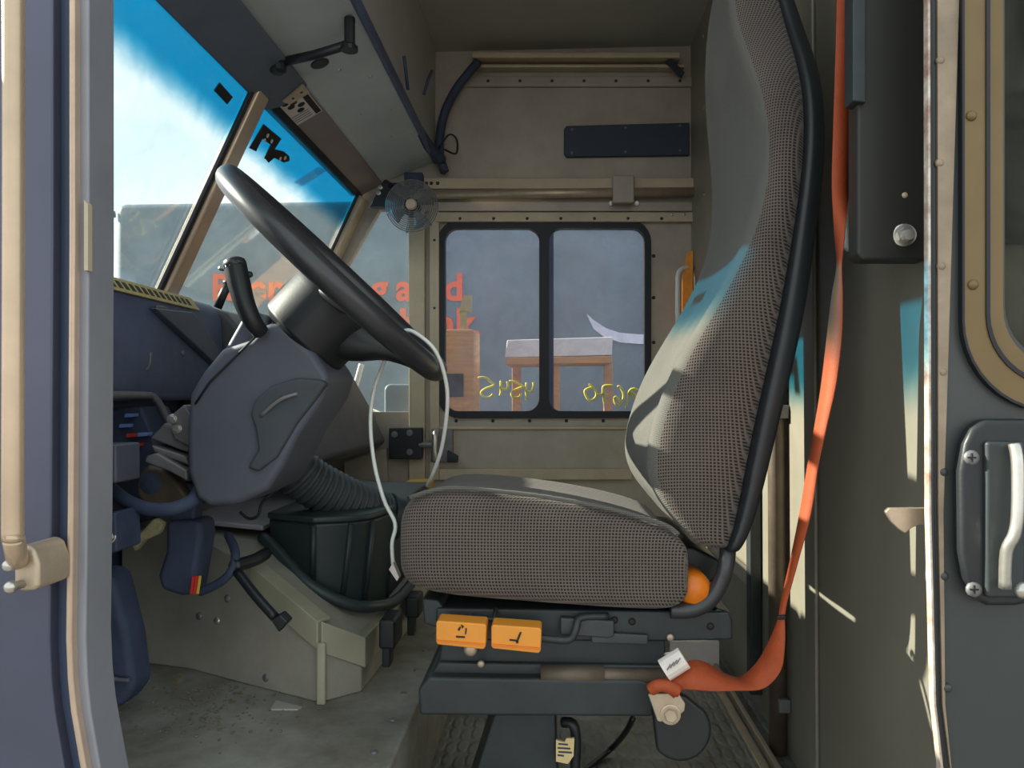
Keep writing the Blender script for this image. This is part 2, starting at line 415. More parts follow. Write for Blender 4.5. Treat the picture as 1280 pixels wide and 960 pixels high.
# windshield: window_3
XT,ZT,XS,ZS=-.735,1.565,-.985,1.03
w3=thing('window_3',None,None,(XS,1.9,ZS)); del w3['label'],w3['category']; w3['kind']='structure'
def wsP(Y,t,off=0):   # point on the windshield plane, t 0 bottom .. 1 top
    n=Vector((-(ZT-ZS),0,(XT-XS))).normalized()
    return Vector((XS+(XT-XS)*t,Y,ZS+(ZT-ZS)*t))-n*off*1.0
nrm=Vector((-(ZT-ZS),0,(XT-XS))).normalized()
for y0,y1 in ((.86,1.885),(1.895,2.935)):
    bm=new_bm(); a_prism(bm,[wsP(y0,0),wsP(y1,0),wsP(y1,1),wsP(y0,1)],nrm*.006); part('pane',bm,M['wind'],w3)
def wspost(Yc,w,t0,t1,d,m,name,off=0):
    bm=new_bm()
    a_prism(bm,[wsP(Yc-w/2,t0,off+d),wsP(Yc+w/2,t0,off+d),wsP(Yc+w/2,t1,off+d),wsP(Yc-w/2,t1,off+d)],nrm*(d)); return part(name,bm,m,w3,bevel=min(w,d)*.3,seg=3)
wspost(1.89,.062,-.0,1,.022,M['grab'],'centre_post')
wspost(1.853,.018,-.0,1,.012,M['rubber'],'gasket')
wspost(1.925,.008,-.0,1,.012,M['rubber'],'gasket')
wspost(2.915,.075,-.05,1,.03,M['alu_tan'],'corner_post')
wspost(2.868,.012,-.05,1,.012,M['rubber'],'gasket')
bm=new_bm(); a_prism(bm,[wsP(.86,.985,.004),wsP(2.93,.985,.004),wsP(2.93,1.02,.004),wsP(.86,1.02,.004)],nrm*.014); part('gasket',bm,M['rubber'],w3)
# cowl below the windshield
bm=new_bm(); a_prism(bm,[Vector((-1.06,.86,-.06)),Vector((-1.0,.86,-.06)),Vector((-.985,.86,1.022)),Vector((-1.06,.86,1.022))],(0,2.13,0)); struct('wall_front',bm,M['dashdark'])
# bulkhead
bm=new_bm(); a_box(bm,XB,XB+.03,1.0,YW,0.0,ZR); wb=struct('wall_rear',bm,M['bulk'])
bm=new_bm(); a_box(bm,XB-.022,XB-.001,1.03,1.56,.0,1.9); part('raised_panel',bm,M['bulk_dark'],wb,bevel=.004)
bm=new_bm(); a_box(bm,XB-.030,XB-.022,1.50,1.56,.0,1.9); part('panel_flange',bm,M['bulk_dark'],wb,bevel=.003)
bm=new_bm(); a_box(bm,XB-.03,XB-.001,1.98,2.02,.05,1.7); part('upright',bm,M['greyblack'],wb,bevel=.003)
bm=new_bm(); a_box(bm,XB-.016,XB-.001,2.02,2.6,.3,.34); part('cross_rail',bm,M['alu'],wb,bevel=.003)
bm=new_bm(); a_box(bm,XB-.02,XB-.001,2.10,2.36,1.79,2.125); part('dark_slot',bm,M['blackpl'],wb,bevel=.003)
for z in (1.2,1.5,1.8,2.05): rivet(wb,Vector((XB,2.7,z)),(-1,0,0),.008,M['bulk'])

# driver-side front pillar (left of the picture) : stacked folds, curved foot
YP=.82
wl=thing('wall_left',None,None,P(60,960,YP)); del wl['label'],wl['category']; wl['kind']='structure'
def fold(name,xs_l,xs_r,Y0,Y1,m,bevel=.003,**k):
    ys=[-80,300,640,800,850,890,925,960,1010]
    dl=[0,0,-2,-4,-2,2,8,14,24]
    pts=[(xs_r+d,y) for y,d in zip(ys,dl)]+[(xs_l+d,y) for y,d in reversed(list(zip(ys,dl)))]
    bm=new_bm(); a_px(bm,pts,Y0,Y1); return part(name,bm,m,wl,bevel=bevel,**k)
fold('pillar_panel',-420,66,YP+.01,YP+.05,M['purple'])
fold('seal_channel',62,90,YP+.025,YP+.06,M['pillardark'])
fold('bead',85,93,YP+.008,YP+.03,M['bead'],bevel=.0032,seg=3)
fold('edge_flange',92,111,YP+.018,YP+.07,M['pillaredge'])
bm=new_bm(); a_px(bm,[(105,338),(110,338),(110,255),(105,250)],YP+.012,YP+.02); part('worn_patch',bm,M['alu_tan'],wl)

# ------------------------------------------------------------------ sliding driver's door on the right: door_1
YD=.95
d1=thing('door_1',None,None,P(1220,955,YD)); del d1['label'],d1['category']; d1['kind']='structure'
xr=2200
def dxy(lst,Y): return [P(x,y,Y) for x,y in lst]
winhole=rrect(1256,-420,2000,452,70,8)
bm=new_bm(); a_holed(bm,dxy([(1166,-500),(xr,-500),(xr,1500),(1186,1500),(1181,960),(1172,880),(1166,640)],YD),[dxy(winhole,YD)],(0,.009,0)); part('door_panel',bm,M['door'],d1)
bm=new_bm()
edge=[(1166,-500),(1169,640),(1175,880),(1184,960),(1188,1500)]
a_px(bm,edge+[(x-4,y) for x,y in reversed(edge)],YD-.006,YD+.003); part('door_edge_seal',bm,M['rubber'],d1,bevel=.0015)
bm=new_bm(); edge=[(1163,-500),(1165,640),(1171,880),(1180,960),(1184,1500)]
a_px(bm,edge+[(x-4,y) for x,y in reversed(edge)],YD-.005,YD+.007); part('door_lip',bm,M['door_line'],d1,bevel=.0012)
bm=new_bm(); edge=[(1171,-500),(1173,640),(1178,880),(1188,960),(1190,1500)]; wid=[44,7,4,2,2]
a_px(bm,edge+[(x+w,y) for (x,y),w in reversed(list(zip(edge,wid)))],YD-.004,YD+.01); part('worn_edge_strip',bm,M['door_edge'],d1,bevel=.0015)
# window surround, two steps
def ring(name,o,i,ro,ri,Y0,Y1,m,**k):
    bm=new_bm(); a_holed(bm,dxy(rrect(*o,ro,10),Y0),[dxy(rrect(*i,ri,10),Y0)],(0,Y1-Y0,0)); return part(name,bm,m,d1,**k)
sur=ring('window_surround',(1206,-470,2050,512),(1236,-440,2020,480),112,88,YD-.008,YD+.004,M['door_trim'])
ring('inner_step',(1238,-438,2018,478),(1254,-422,2002,458),86,72,YD-.004,YD+.012,M['door_trim'])
ring('gasket',(1233,-443,2023,483),(1238,-438,2018,478),90,86,YD-.010,YD+.004,M['rubber'])
ring('gasket',(1203,-473,2053,515),(1206,-470,2050,512),114,112,YD-.010,YD+.004,M['rubber'])
bm=new_bm(); a_px(bm,[(1248,460),(2004,460),(2004,-428),(1248,-428)],YD+.014,YD+.018); part('pane',bm,M['doorpane'],d1)
bm=new_bm(); a_box(bm,.565,2.6,1.04,1.07,-.1,2.16); ws=struct('wall_side',bm,M['bulk'])
bm=new_bm(); c=P(1240,305,1.035); a_box(bm,c.x,2.6,1.03,1.04,c.z,2.16); part('dark_shade_panel',bm,M['blackpl'],ws)  # black panel set there for the dark shade behind the door glass
for (x,y) in ((1175,76),(1174,204),(1176,333),(1178,465),(1179,590),(1180,720),(1184,860)): rivet(d1,P(x,y,YD-.002),(0,-1,0),.0055,M['door_edge'] if y<480 else M['door'])
for (x,y) in ((1214,145),(1216,356)): rivet(d1,P(x,y,YD-.008),(0,-1,0),.0065,M['door_trim'])
# recessed door handle
bm=new_bm()
hp=[(1232,524),(1290,524),(1300,532),(1300,752),(1270,758),(1236,758),(1222,750),(1208,725),(1202,690),(1201,590),(1207,555),(1216,536)]
a_px(bm,hp,YD-.022,YD-.001); hd=part('handle_housing',bm,M['blackpl'],d1,bevel=.006,seg=3)
bm=new_bm(); a_px(bm,[(1234,552),(1282,552),(1282,748),(1234,748)],YD-.030,YD-.018); part('grip_recess',bm,M['greyblack'],hd,bevel=.004)
bm=new_bm(); a_tube(bm,[P(1268,555,YD-.04),P(1272,580,YD-.045),P(1272,640,YD-.05),P(1268,668,YD-.05),P(1258,690,YD-.045),P(1256,735,YD-.04)],.0065,10,smooth_n=4); part('handle_lever',bm,M['steel'],hd,smooth=True)
rivet(hd,P(1279,738,YD-.03),(0,-1,0),.010,M['steel'],'screw')
for (x,y) in ((1215,572),(1218,737)):
    s=rivet(hd,P(x,y,YD-.022),(0,-1,0),.009,M['bracket'],'screw',.25)
    bm=new_bm(); c=P(x,y,YD-.0262); a_box(bm,c.x-.005,c.x+.005,c.y-.0008,c.y+.001,c.z-.0009,c.z+.0009); a_box(bm,c.x-.0009,c.x+.0009,c.y-.0009,c.y+.001,c.z-.005,c.z+.005)
    part('screw_slot',bm,M['print'],hd)
# latch hook
bm=new_bm(); a_px(bm,[(1107,640),(1112,635),(1168,635),(1168,658),(1150,656),(1140,660),(1132,667),(1124,662),(1114,652)],YD+.03,YD+.038)
part('latch_hook',bm,M['steel_dull'],d1,label='worn metal latch hook',bevel=.0015)

# ------------------------------------------------------------------ overhead header
oh=thing('overhead_header','pale grey metal header panel with rivets sloping above the windshield','header panel',(-.6,1.9,1.56))
prof=[(-.775,1.572),(-.745,1.572),(-.65,1.625),(-.455,1.70),(-.455,2.125),(-.775,2.125)]
bm=new_bm(); a_prism(bm,[Vector((x,.86,z)) for x,z in prof],(0,2.085,0)); part('header_panel',bm,M['head'],oh,bevel=.004)
def hdrP(Y,x,off):   # point under the pale underside, at a given x
    t=(x+.65)/.195
    n=Vector((.075,0,-.195)).normalized()
    return Vector((x,Y,1.625+.075*t))+n*off
def bandP(Y,t,off): # t 0 windshield edge..1 kink
    n=Vector((.053,0,-.095)).normalized()
    return Vector((-.745+.095*t,Y,1.572+.053*t))+n*off
bm=new_bm(); n=Vector((.053,0,-.095)).normalized(); a_prism(bm,[bandP(.88,.0,.0),bandP(2.94,.0,.0),bandP(2.94,.97,.0),bandP(.88,.97,.0)],n*.004); part('lower_strip',bm,M['band'],oh,label='mauve grey strip along the windshield edge')
# printed sticker
bm=new_bm(); a_prism(bm,[bandP(1.98,.12,.004),bandP(2.17,.12,.004),bandP(2.17,.92,.004),bandP(1.98,.92,.004)],n*.0012); st=part('sticker',bm,M['whitetag'],oh,label='pale printed instruction sticker')
bm=new_bm(); a_prism(bm,[bandP(1.985,.74,.0052),bandP(2.165,.74,.0052),bandP(2.165,.9,.0052),bandP(1.985,.9,.0052)],n*.0006); part('heading_bar',bm,M['print'],st)
for i,(y,t) in enumerate(((2.02,.6),(2.045,.48),(2.075,.6),(2.10,.5),(2.06,.36),(2.03,.3))):
    bm=new_bm(); a_lathe(bm,[(.011,0),(.011,.0006)],bandP(y,t,.0052),n,12); part('pictogram',bm,M['print'],st)
for i in range(4):
    bm=new_bm(); y=2.115+.012*i; a_prism(bm,[bandP(y,.18,.0052),bandP(y+.004,.18,.0052),bandP(y+.004,.66,.0052),bandP(y,.66,.0052)],n*.0005); part('text_line',bm,M['bracket'],st)
hn=Vector((.075,0,-.195)).normalized()
for (y,x) in ((1.62,-.52),(2.0,-.56),(2.1,-.5),(2.3,-.58),(2.35,-.5),(2.55,-.54),(2.75,-.6),(1.5,-.5),(2.6,-.48)): rivet(oh,hdrP(y,x,0),hn,.006,M['steel'])
bm=new_bm(); a_lathe(bm,[(.024,0),(.024,.002),(.018,.003)],hdrP(1.93,-.59,0),hn,24); part('oval_plug',bm,M['blackpl'],oh)
bm=new_bm(); a_prism(bm,[Vector((-.453,.9,1.69)),Vector((-.453,2.93,1.69)),Vector((-.44,2.93,1.69)),Vector((-.44,.9,1.69))],(0,0,.03)); part('rear_lip',bm,M['dash'],oh,bevel=.003)
bm=new_bm(); a_box(bm,-.4545,-.448,.9,2.94,1.722,2.126); part('rear_liner',bm,M['ceil'],oh,label='beige liner above the header edge')
# sun visor plate + arm
bm=new_bm(); n=Vector((.053,0,-.095)).normalized()
a_prism(bm,[bandP(.9,-.12,.012),bandP(1.96,-.12,.012),bandP(1.985,.2,.012),bandP(1.985,.9,.012),bandP(1.96,1.05,.012),bandP(.9,1.05,.012)],n*.018)
sv=thing('sun_visor','dark slate padded sun visor flat against the header over the near windshield','sun visor',bandP(1.5,-.12,.03))
part('visor_pad',bm,M['visor'],sv,bevel=.006,seg=3)
bm=new_bm(); a_prism(bm,[bandP(1.955,.35,.031),bandP(1.985,.45,.031),bandP(1.985,1.0,.031),bandP(1.93,1.0,.031)],n*.004); pb=part('hinge_plate',bm,M['steel_dull'],sv,label='tan metal hinge plate')
for y,t in ((1.965,.6),(1.96,.85)): rivet(pb,bandP(y,t,.035),n,.004,M['greyblack'],'screw')
bm=new_bm(); a_tube(bm,[Vector((-.655,1.81,1.598)),Vector((-.56,1.80,1.612)),Vector((-.475,1.785,1.628))],.011,10); part('swivel_arm',bm,M['blackpl'],sv,smooth=True)
bm=new_bm(); a_tube(bm,[Vector((-.475,1.785,1.622)),Vector((-.475,1.785,1.69))],.013,10); a_lathe(bm,[(.02,0),(.02,.01),(.012,.016)],Vector((-.475,1.785,1.612)),(0,0,1),14); part('arm_mount',bm,M['blackpl'],sv)
bm=new_bm(); a_lathe(bm,[(.02,-.01),(.02,.02),(.012,.026)],Vector((-.655,1.81,1.598)),(0,0,-1),14); a_tube(bm,[bandP(1.79,.95,.02),Vector((-.655,1.81,1.598))],.012,8); part('arm_pivot',bm,M['blackpl'],sv)

# wiring in the far upper corner
wh=thing('wiring_harness','dark taped wiring harness running up the far upper corner to the roof rail','wiring',P(520,215,2.88))
bm=new_bm(); a_tube(bm,[P(556,215,2.9),P(550,195,2.9),P(550,170,2.9),P(556,140,2.9),P(570,112,2.89),P(585,92,2.88),P(598,77,2.86)],.017,10,smooth_n=4); part('loom',bm,M['dashdark'],wh,smooth=True)
bm=new_bm(); a_tube(bm,[P(514,150,2.55),P(524,165,2.65),P(538,185,2.8),P(552,200,2.89)],.02,8,smooth_n=4); part('loom',bm,M['dashdark'],wh,smooth=True)
bm=new_bm(); a_tube(bm,[P(552,180,2.88),P(562,168,2.87),P(571,175,2.87),P(570,192,2.87),P(556,187,2.88)],.004,6,smooth_n=5); part('loose_wire',bm,M['blackpl'],wh,smooth=True)
bm=new_bm(); a_tube(bm,[P(550,182,2.88),P(545,200,2.87),P(556,218,2.88)],.004,6,smooth_n=5); part('loose_wire',bm,M['blackpl'],wh,smooth=True)
bm=new_bm(); a_tube(bm,[P(530,118,2.5),P(535,100,2.5),P(540,88,2.5)],.005,6); part('loose_wire',bm,M['dashdark'],wh,smooth=True)
bm=new_bm(); a_tube(bm,[P(505,70,2.2),P(510,112,2.25)],.005,6); part('loose_wire',bm,M['dashdark'],wh,smooth=True)
# black access panel
bm=new_bm(); a_px(bm,[(708,196),(862,194),(862,153),(708,157),(705,161),(705,192)],2.93,2.949)
ap=thing('access_panel','long blue-black rectangular access panel on the far wall above the door rail','access panel',P(783,196,2.93))
part('panel_plate',bm,M['bluegrey'],ap,bevel=.004)
for x,y in ((715,162),(782,160),(850,157),(715,191),(782,190),(850,188)): rivet(ap,P(x,y,2.93),(0,-1,0),.006,M['bracket'],'screw')
# track bracket box
tb=thing('track_bracket','small square tan metal bracket clamped over the far door track','bracket',P(780,256,2.87))
bm=new_bm(); a_px(bm,[(766,253),(793,253),(793,219),(766,219)],2.862,2.89); part('cover_plate',bm,M['alu'],tb,bevel=.004)
for x in (764,796): hexbolt(tb,P(x,254,2.925),(0,-1,0),.006,M['steel'])
# corner brace under the roof rail
bm=new_bm(); a_px(bm,[(832,76),(838,72),(856,90),(852,96)],2.88,2.90); solo('corner_brace',bm,M['greyblack'],'short dark diagonal brace at the right end of the roof rail','brace',bevel=.002)

# fan
fc=P(515,258,2.62)
fan=thing('cab_fan','small round wire-cage cab fan mounted above the quarter window','fan',fc-Vector((0,0,.09)))
ax=Vector((.12,-1,-.06)).normalized(); u=ax.orthogonal().normalized(); v=ax.cross(u)
u=(Vector((1,0,0))-ax*ax.x).normalized(); v=ax.cross(u)
R0=.088
for k in range(11):
    r=R0*(.3+.7*k/10); h=.035*(1-(r/R0)**2)
    bm=new_bm(); a_tube(bm,[fc+ax*(.01+h)+(u*math.cos(a)+v*math.sin(a))*r for a in [2*math.pi*i/40 for i in range(40)]],.0018,6,closed=True); part('cage_ring',bm,M['bracket'],fan,smooth=True)
for k in range(6):
    a=2*math.pi*k/6+.3; d=u*math.cos(a)+v*math.sin(a)
    bm=new_bm(); a_tube(bm,[fc+d*r+ax*(.01+.035*(1-(r/R0)**2)) for r in (.02,.045,.065,R0)]+[fc+d*R0-ax*.03,fc+d*.06-ax*.045],.0014,6,smooth_n=3); part('cage_spoke',bm,M['bracket'],fan,smooth=True)
bm=new_bm(); a_lathe(bm,[(.019,.03),(.019,.045),(.014,.049)],fc,ax,24); part('badge_cap',bm,M['alu_tan'],fan)
bm=new_bm(); a_lathe(bm,[(.03,-.06),(.03,-.015),(.018,-.01),(.018,.01)],fc,ax,20); part('motor',bm,M['blackpl'],fan)
for k in range(4):
    a=2*math.pi*k/4+.5; rings=[]
    bm=new_bm(); V=[]
    for i in range(5):
        r=.016+.06*i/4; row=[]
        for j in range(5):
            da=(-.42+.84*j/4)*(.6+.4*i/4); dd=u*math.cos(a+da)+v*math.sin(a+da)
            row.append(bm.verts.new(fc+dd*r+ax*(.012*math.sin(da*2))))
        V.append(row)
    for i in range(4):
        for j in range(4): bm.faces.new([V[i][j],V[i+1][j],V[i+1][j+1],V[i][j+1]])
    part('blade',bm,M['bracket'],fan,solid=.002,smooth=True)
bm=new_bm(); a_tube(bm,[fc-ax*.05,P(500,240,2.75),P(482,228,2.84)],.012,10); a_px(bm,[(462,258),(500,258),(508,240),(500,228),(478,228)],2.80,2.83); part('mount_bracket',bm,M['blackpl'],fan,bevel=.003)
for x,y in ((475,234),(473,241)): hexbolt(fan,P(x,y,2.80),(0,-1,0),.006,M['steel'])
bm=new_bm(); a_px(bm,[(505,215),(528,215),(528,232),(505,235)],2.84,2.88); part('switch_box',bm,M['dashdark'],fan,bevel=.004)

# ------------------------------------------------------------------ far door lower furniture
lk=thing('door_lock','black square lock case with bolts beside the far door edge','lock',P(505,575,2.9))
bm=new_bm(); a_px(bm,[(486,574),(527,574),(527,535),(486,535)],2.88,2.925); part('lock_case',bm,M['blackpl'],lk,bevel=.004)
for x,y in ((493,543),(512,541),(512,565)): hexbolt(lk,P(x,y,2.88),(0,-1,0),.008,M['bracket'])
bm=new_bm(); a_tube(bm,[P(524,556,2.89),P(540,556,2.89)],.012,8); part('lock_bolt',bm,M['bracket'],lk)
fh=thing('far_door_handle','chrome lever handle on the far door below its window','door handle',P(550,582,2.92))
bm=new_bm(); a_px(bm,[(538,578),(566,578),(566,536),(540,536)],2.928,2.949); part('backplate',bm,M['bracket'],fh,bevel=.003)
bm=new_bm(); a_tube(bm,[P(546,538,2.92),P(544,545,2.90),P(543,565,2.895),P(545,576,2.90)],.012,10,smooth_n=4); part('lever',bm,M['steel'],fh,smooth=True)
bm=new_bm(); a_px(bm,[(559,578),(572,578),(572,570),(559,563)],2.90,2.93); part('catch',bm,M['blackpl'],fh,bevel=.003)
bm=new_bm(); a_px(bm,[(504,617),(520,617),(536,612),(538,602),(504,603)],2.55,2.65); solo('yellow_bump_stop',bm,M['yellowpl'],'small yellow plastic block just behind the front of the seat cushion','block',bevel=.006)
bm=new_bm(); a_prism(bm,[P(430,578,2.9),P(483,560,2.9),P(485,625,2.9),P(430,615,2.9)],(0,.03,0)); solo('kick_panel',bm,M['alu'],'beige metal kick panel below the far quarter window','panel',bevel=.003)

# D handle and orange strap at the far end of the bulkhead
bm=new_bm(); a_tube(bm,[P(866,335,2.9),P(855,335,2.88),P(848,342,2.86),P(847,360,2.86),P(847,398,2.86),P(850,408,2.87),P(866,410,2.9)],.0085,10,smooth_n=4)
solo('grab_rail',bm,M['white'],'white bent-tube grab handle near the far end of the bulkhead','grab handle',smooth=True)
bm=new_bm(); a_px(bm,[(851,770),(864,770),(866,313),(859,316),(853,345)],2.88,2.886); solo('orange_strap',bm,M['strap_yel'],'sunlit orange strap hanging behind the white grab handle','strap')
bm=new_bm(); a_tube(bm,[P(917,52,1.95),P(919,30,1.95),P(926,12,1.95),P(938,2,1.95)],.009,8,smooth_n=4); solo('yellow_pull_loop',bm,M['strap_yel'],'small yellow pull loop on the bulkhead beside the headrest','pull loop',smooth=True)
# bulkhead pole
PO=Vector((.5055,1.775,0))
bm=new_bm(); a_tube(bm,[PO,PO+Vector((0,0,1.3))],.0195,16)
gp=thing('grab_pole','brown worn vertical pole standing in front of the bulkhead behind the seat','pole',PO); part('pole',bm,M['postdark'],gp,smooth=True)
for z in (.1,.75): 
    bm=new_bm(); a_box(bm,.50,.526,1.745,1.805,z,z+.03); part('wall_clip',bm,M['bracket'],gp,bevel=.003)
# floor track
bm=new_bm(); a_box(bm,.44,.46,1.4,2.3,0,.012); a_box(bm,.47,.482,1.4,2.3,0,.02); solo('floor_track',bm,M['steel_dull'],'bright metal door track on the floor along the bulkhead','track',bevel=.002)

# belt retractor cover
rc=thing('belt_retractor_cover','tall black plate with a bolt covering the belt retractor beside the door','retractor cover',P(1110,325,1.04))
bm=new_bm(); a_px(bm,[(1078,325),(1162,325),(1162,-300),(1072,-300),(1072,318)],1.04,1.075); part('cover_plate',bm,M['retract'],rc,bevel=.004)
bm=new_bm(); a_px(bm,[(1066,126),(1083,128),(1083,-300),(1066,-300)],1.03,1.06); part('side_plate',bm,M['greyblack'],rc,bevel=.002)
hexbolt(rc,P(1130,294,1.04),(-.15,-1,0),.010,M['steel'])
bm=new_bm(); a_tube(bm,[P(1132,294,1.03),P(1137,293,1.012)],.007,10); part('bolt_stud',bm,M['steel'],rc)
rivet(rc,P(1131,244,1.04),(0,-1,0),.004,M['alu_tan'],'screw')
bm=new_bm(); a_px(bm,[(1054,235),(1058,232),(1068,236),(1069,308),(1064,314),(1058,308)],1.125,1.14); part('belt_guide',bm,M['teal_strap'],rc,bevel=.003,label='pale belt guide loop')

# ------------------------------------------------------------------ driver's seat
YN,YF=1.19,1.635
seat=thing('driver_seat','high-backed driver seat in grey-brown woven fabric on a black pedestal','seat',(.05,1.42,0))
rows=[((952,-160),(982,-162)),((938,-125),(994,-128)),((932,-70),(1002,-74)),((931,-30),(1008,-34)),((934,10),(1012,8)),((942,60),(1017,60)),((954,120),(1018,120)),((960,185),(1014,190)),((952,260),(1004,268)),((922,330),(993,340)),((880,398),(981,410)),((842,460),(966,480)),((817,528),(951,550)),((806,585),(939,615)),((822,628),(929,660)),((858,668),(920,684)),((876,692),(914,694))]
sect=[(.98,.04),(.6,0),(.25,0),(.07,.02),(.0,.06),(.01,.13),(.09,.22),(.13,.36),(.14,.5),(.13,.64),(.09,.78),(.01,.87),(.0,.94),(.07,.98),(.25,1),(.6,1),(.98,.96),(1,.85),(1,.5),(1,.15)]
def loftrows(rows,sect,ys,ye,inset,deep=1.0):
    rings=[]
    for i,(f,b) in enumerate(rows):
        f3=P(*f,1.2); b3=P(*b,1.2); ins=inset[i] if i<len(inset) else 0
        ring=[]
        for s,yy in sect:
            p=f3.lerp(b3,s); q=.5+(yy-.5)*(1-2*ins)
            p.y=ys+(ye-ys)*q; ring.append(p)
        rings.append(ring)
    return rings
ins=[.36,.31,.26,.23,.18,.10,.03,.0,0,0,0,0,0,0,0,0,.02]
bm=new_bm(); a_loft(bm,loftrows(rows,sect,YN,YF,ins)); bk=part('backrest',bm,M['fabric'],seat,sub=2)
bk.data.materials.append(M['fabric_front'])
for p in list(bk.data.polygons)[:-2]:          # smoother cloth on the front face of the backrest
    if 3<=p.index%len(sect)<=13: p.material_index=1
shell=[((b[0]-12,b[1]),(b[0]+w,b[1]+4)) for (f,b),w in zip(rows,(6,10,14,18,20,22,22,23,24,26,26,24,22,18,14,10,7))]
sect2=[(1,.05),(.85,.005),(.4,-.005),(0,.0),(0,.5),(0,1),(.4,1.005),(.85,.995),(1,.95),(1.15,.5)]
bm=new_bm(); a_loft(bm,loftrows(shell,sect2,YN+.004,YF-.004,ins)); part('back_shell',bm,M['blackpl'],seat,sub=2,label='black back shell')
st_=[(496,668,706),(500,640,726),(512,622,740),(535,612,748),(580,611,755),(640,617,759),(700,625,764),(770,639,768),(825,655,771),(852,672,764),(866,695,740)]
cs=[(0,.12),(-.005,.4),(-.005,.7),(0,.9),(.02,.985),(.07,1.0),(.2,.95),(.4,.91),(.6,.89),(.8,.90),(.93,.92),(.98,.87),(1,.7),(1,.15),(.95,0),(.5,0),(.05,0)]
rings=[]
for i,(x,t,b) in enumerate(st_):
    pt=P(x,t,1.2); pb=P(x,b,1.2); e=(.08,.03,.01)[i] if i<3 else 0
    rings.append([Vector((pt.x,YN+(YF-YN)*(.5+(yy-.5)*(1-2*e)),pb.z+(pt.z-pb.z)*w)) for yy,w in cs])
bm=new_bm(); a_loft(bm,rings); part('cushion',bm,M['fabric'],seat,sub=2)
bm=new_bm(); a_tube(bm,[P(x,y,1.193) for x,y in ((512,622),(560,610),(640,616),(700,624),(770,638),(830,656),(848,668))],.0035,8,smooth_n=4); part('piping',bm,M['fabric_front'],seat,smooth=True)
# recline tube
bm=new_bm(); a_tube(bm,[P(838,763,1.22),P(865,762,1.22),P(886,751,1.22),P(900,730,1.22),P(908,705,1.22),P(910,682,1.23)],.0125,14,smooth_n=6); part('recliner_tube',bm,M['wheel'],seat,smooth=True)
bm=new_bm(); a_lathe(bm,[(.0,-.03),(.02,-.028),(.027,-.015),(.027,.0),(.027,.08)],P(865,733,1.24),(0,1,0),24); part('recliner_knob',bm,M['orangeknob'],seat,smooth=True,label='round orange knob')
bm=new_bm(); a_px(bm,[(836,680),(868,684),(900,700),(900,720),(850,760),(838,750)],1.28,1.6); part('hinge_block',bm,M['blackpl'],seat,bevel=.006)
# understructure
bm=new_bm(); a_px(bm,[(527,748),(548,750),(560,770),(560,790),(530,780)],1.24,1.6); part('front_bracket',bm,M['greyblack'],seat,bevel=.004)
bm=new_bm(); a_px(bm,[(545,760),(912,765),(916,776),(916,800),(830,802),(545,800)],1.235,1.62); part('seat_pan',bm,M['greyblack'],seat,bevel=.004)
bm=new_bm(); a_px(bm,[(552,798),(832,800),(832,834),(548,834)],1.25,1.60); part('slide_block',bm,M['greyblack'],seat,bevel=.004)
bm=new_bm(); a_px(bm,[(700,772),(768,776),(768,796),(760,798),(700,794)],1.222,1.24); part('side_channel',bm,M['shroud_dk'],seat,bevel=.003)
bm=new_bm(); a_px(bm,[(738,790),(810,794),(810,806),(740,804)],1.225,1.25); part('slot_plate',bm,M['shroud_dk'],seat,bevel=.002)
bm=new_bm(); a_tube(bm,[P(655,795,1.21),P(700,800,1.21),P(714,798,1.21),P(720,786,1.21),P(726,772,1.22),P(760,770,1.23)],.006,8,smooth_n=4); part('lever_rod',bm,M['greyblack'],seat,smooth=True)
bm=new_bm(); a_tube(bm,[P(590,770,1.22),P(617,775,1.22),P(620,760,1.23)],.004,8); part('lever_rod',bm,M['greyblack'],seat,smooth=True)
bm=new_bm(); a_tube(bm,[P(676,842,1.235),P(838,846,1.235)],.012,12); a_tube(bm,[P(676,842,1.235),P(755,844,1.235)],.015,12); part('slide_tube',bm,M['postdark'],seat,smooth=True)
for x,y in ((768,775),(790,777),(888,783)): rivet(seat,P(x,y,1.235),(0,-1,0),.006,M['print'],'bolt')
for x,y,r in ((588,812,.011),(838,797,.006),(601,830,.006)): rivet(seat,P(x,y,1.232),(0,-1,0),r,M['steel_dull'],'bolt',.3)
for (x0,y0,rot,kind) in ((545,776,0,0),(614,781,1,1)):
    q=[(x0+2,y0),(x0+61,y0+4),(x0+63,y0+7),(x0+62,y0+33),(x0+59,y0+36),(x0+2,y0+30),(x0,y0+27),(x0,y0+3)]
    bm=new_bm(); a_px(bm,q,1.165,1.205); h=part('lever_handle',bm,M['handle'],seat,label=('orange lever handle with a recline arrow icon','orange lever handle with a seat icon')[kind],bevel=.004,seg=3)
    bm=new_bm(); a_px(bm,[(x0+1,y0+24),(x0+62,y0+29),(x0+62,y0+31),(x0+1,y0+26)],1.163,1.166); part('moulded_rib',bm,M['orangeknob'],h)
    if kind==0:
        ic=[[(x0+25,y0+19),(x0+36,y0+19.6),(x0+36,y0+21.6),(x0+25,y0+21)],[(x0+27,y0+11),(x0+30,y0+7),(x0+31,y0+9),(x0+29,y0+13)],[(x0+31,y0+5),(x0+35,y0+7),(x0+33,y0+10)],[(x0+37,y0+9),(x0+38.5,y0+10),(x0+37.5,y0+17),(x0+36,y0+17)]]
    else:
        ic=[[(x0+23,y0+18),(x0+33,y0+19),(x0+33,y0+21),(x0+23,y0+20)],[(x0+32,y0+18),(x0+36,y0+9),(x0+38,y0+9.5),(x0+34,y0+20)],[(x0+31,y0+20),(x0+34,y0+20),(x0+34,y0+23),(x0+31,y0+23)]]
    for c in ic:
        bm=new_bm(); a_px(bm,c,1.1635,1.166); part('icon_mark',bm,M['print'],h)
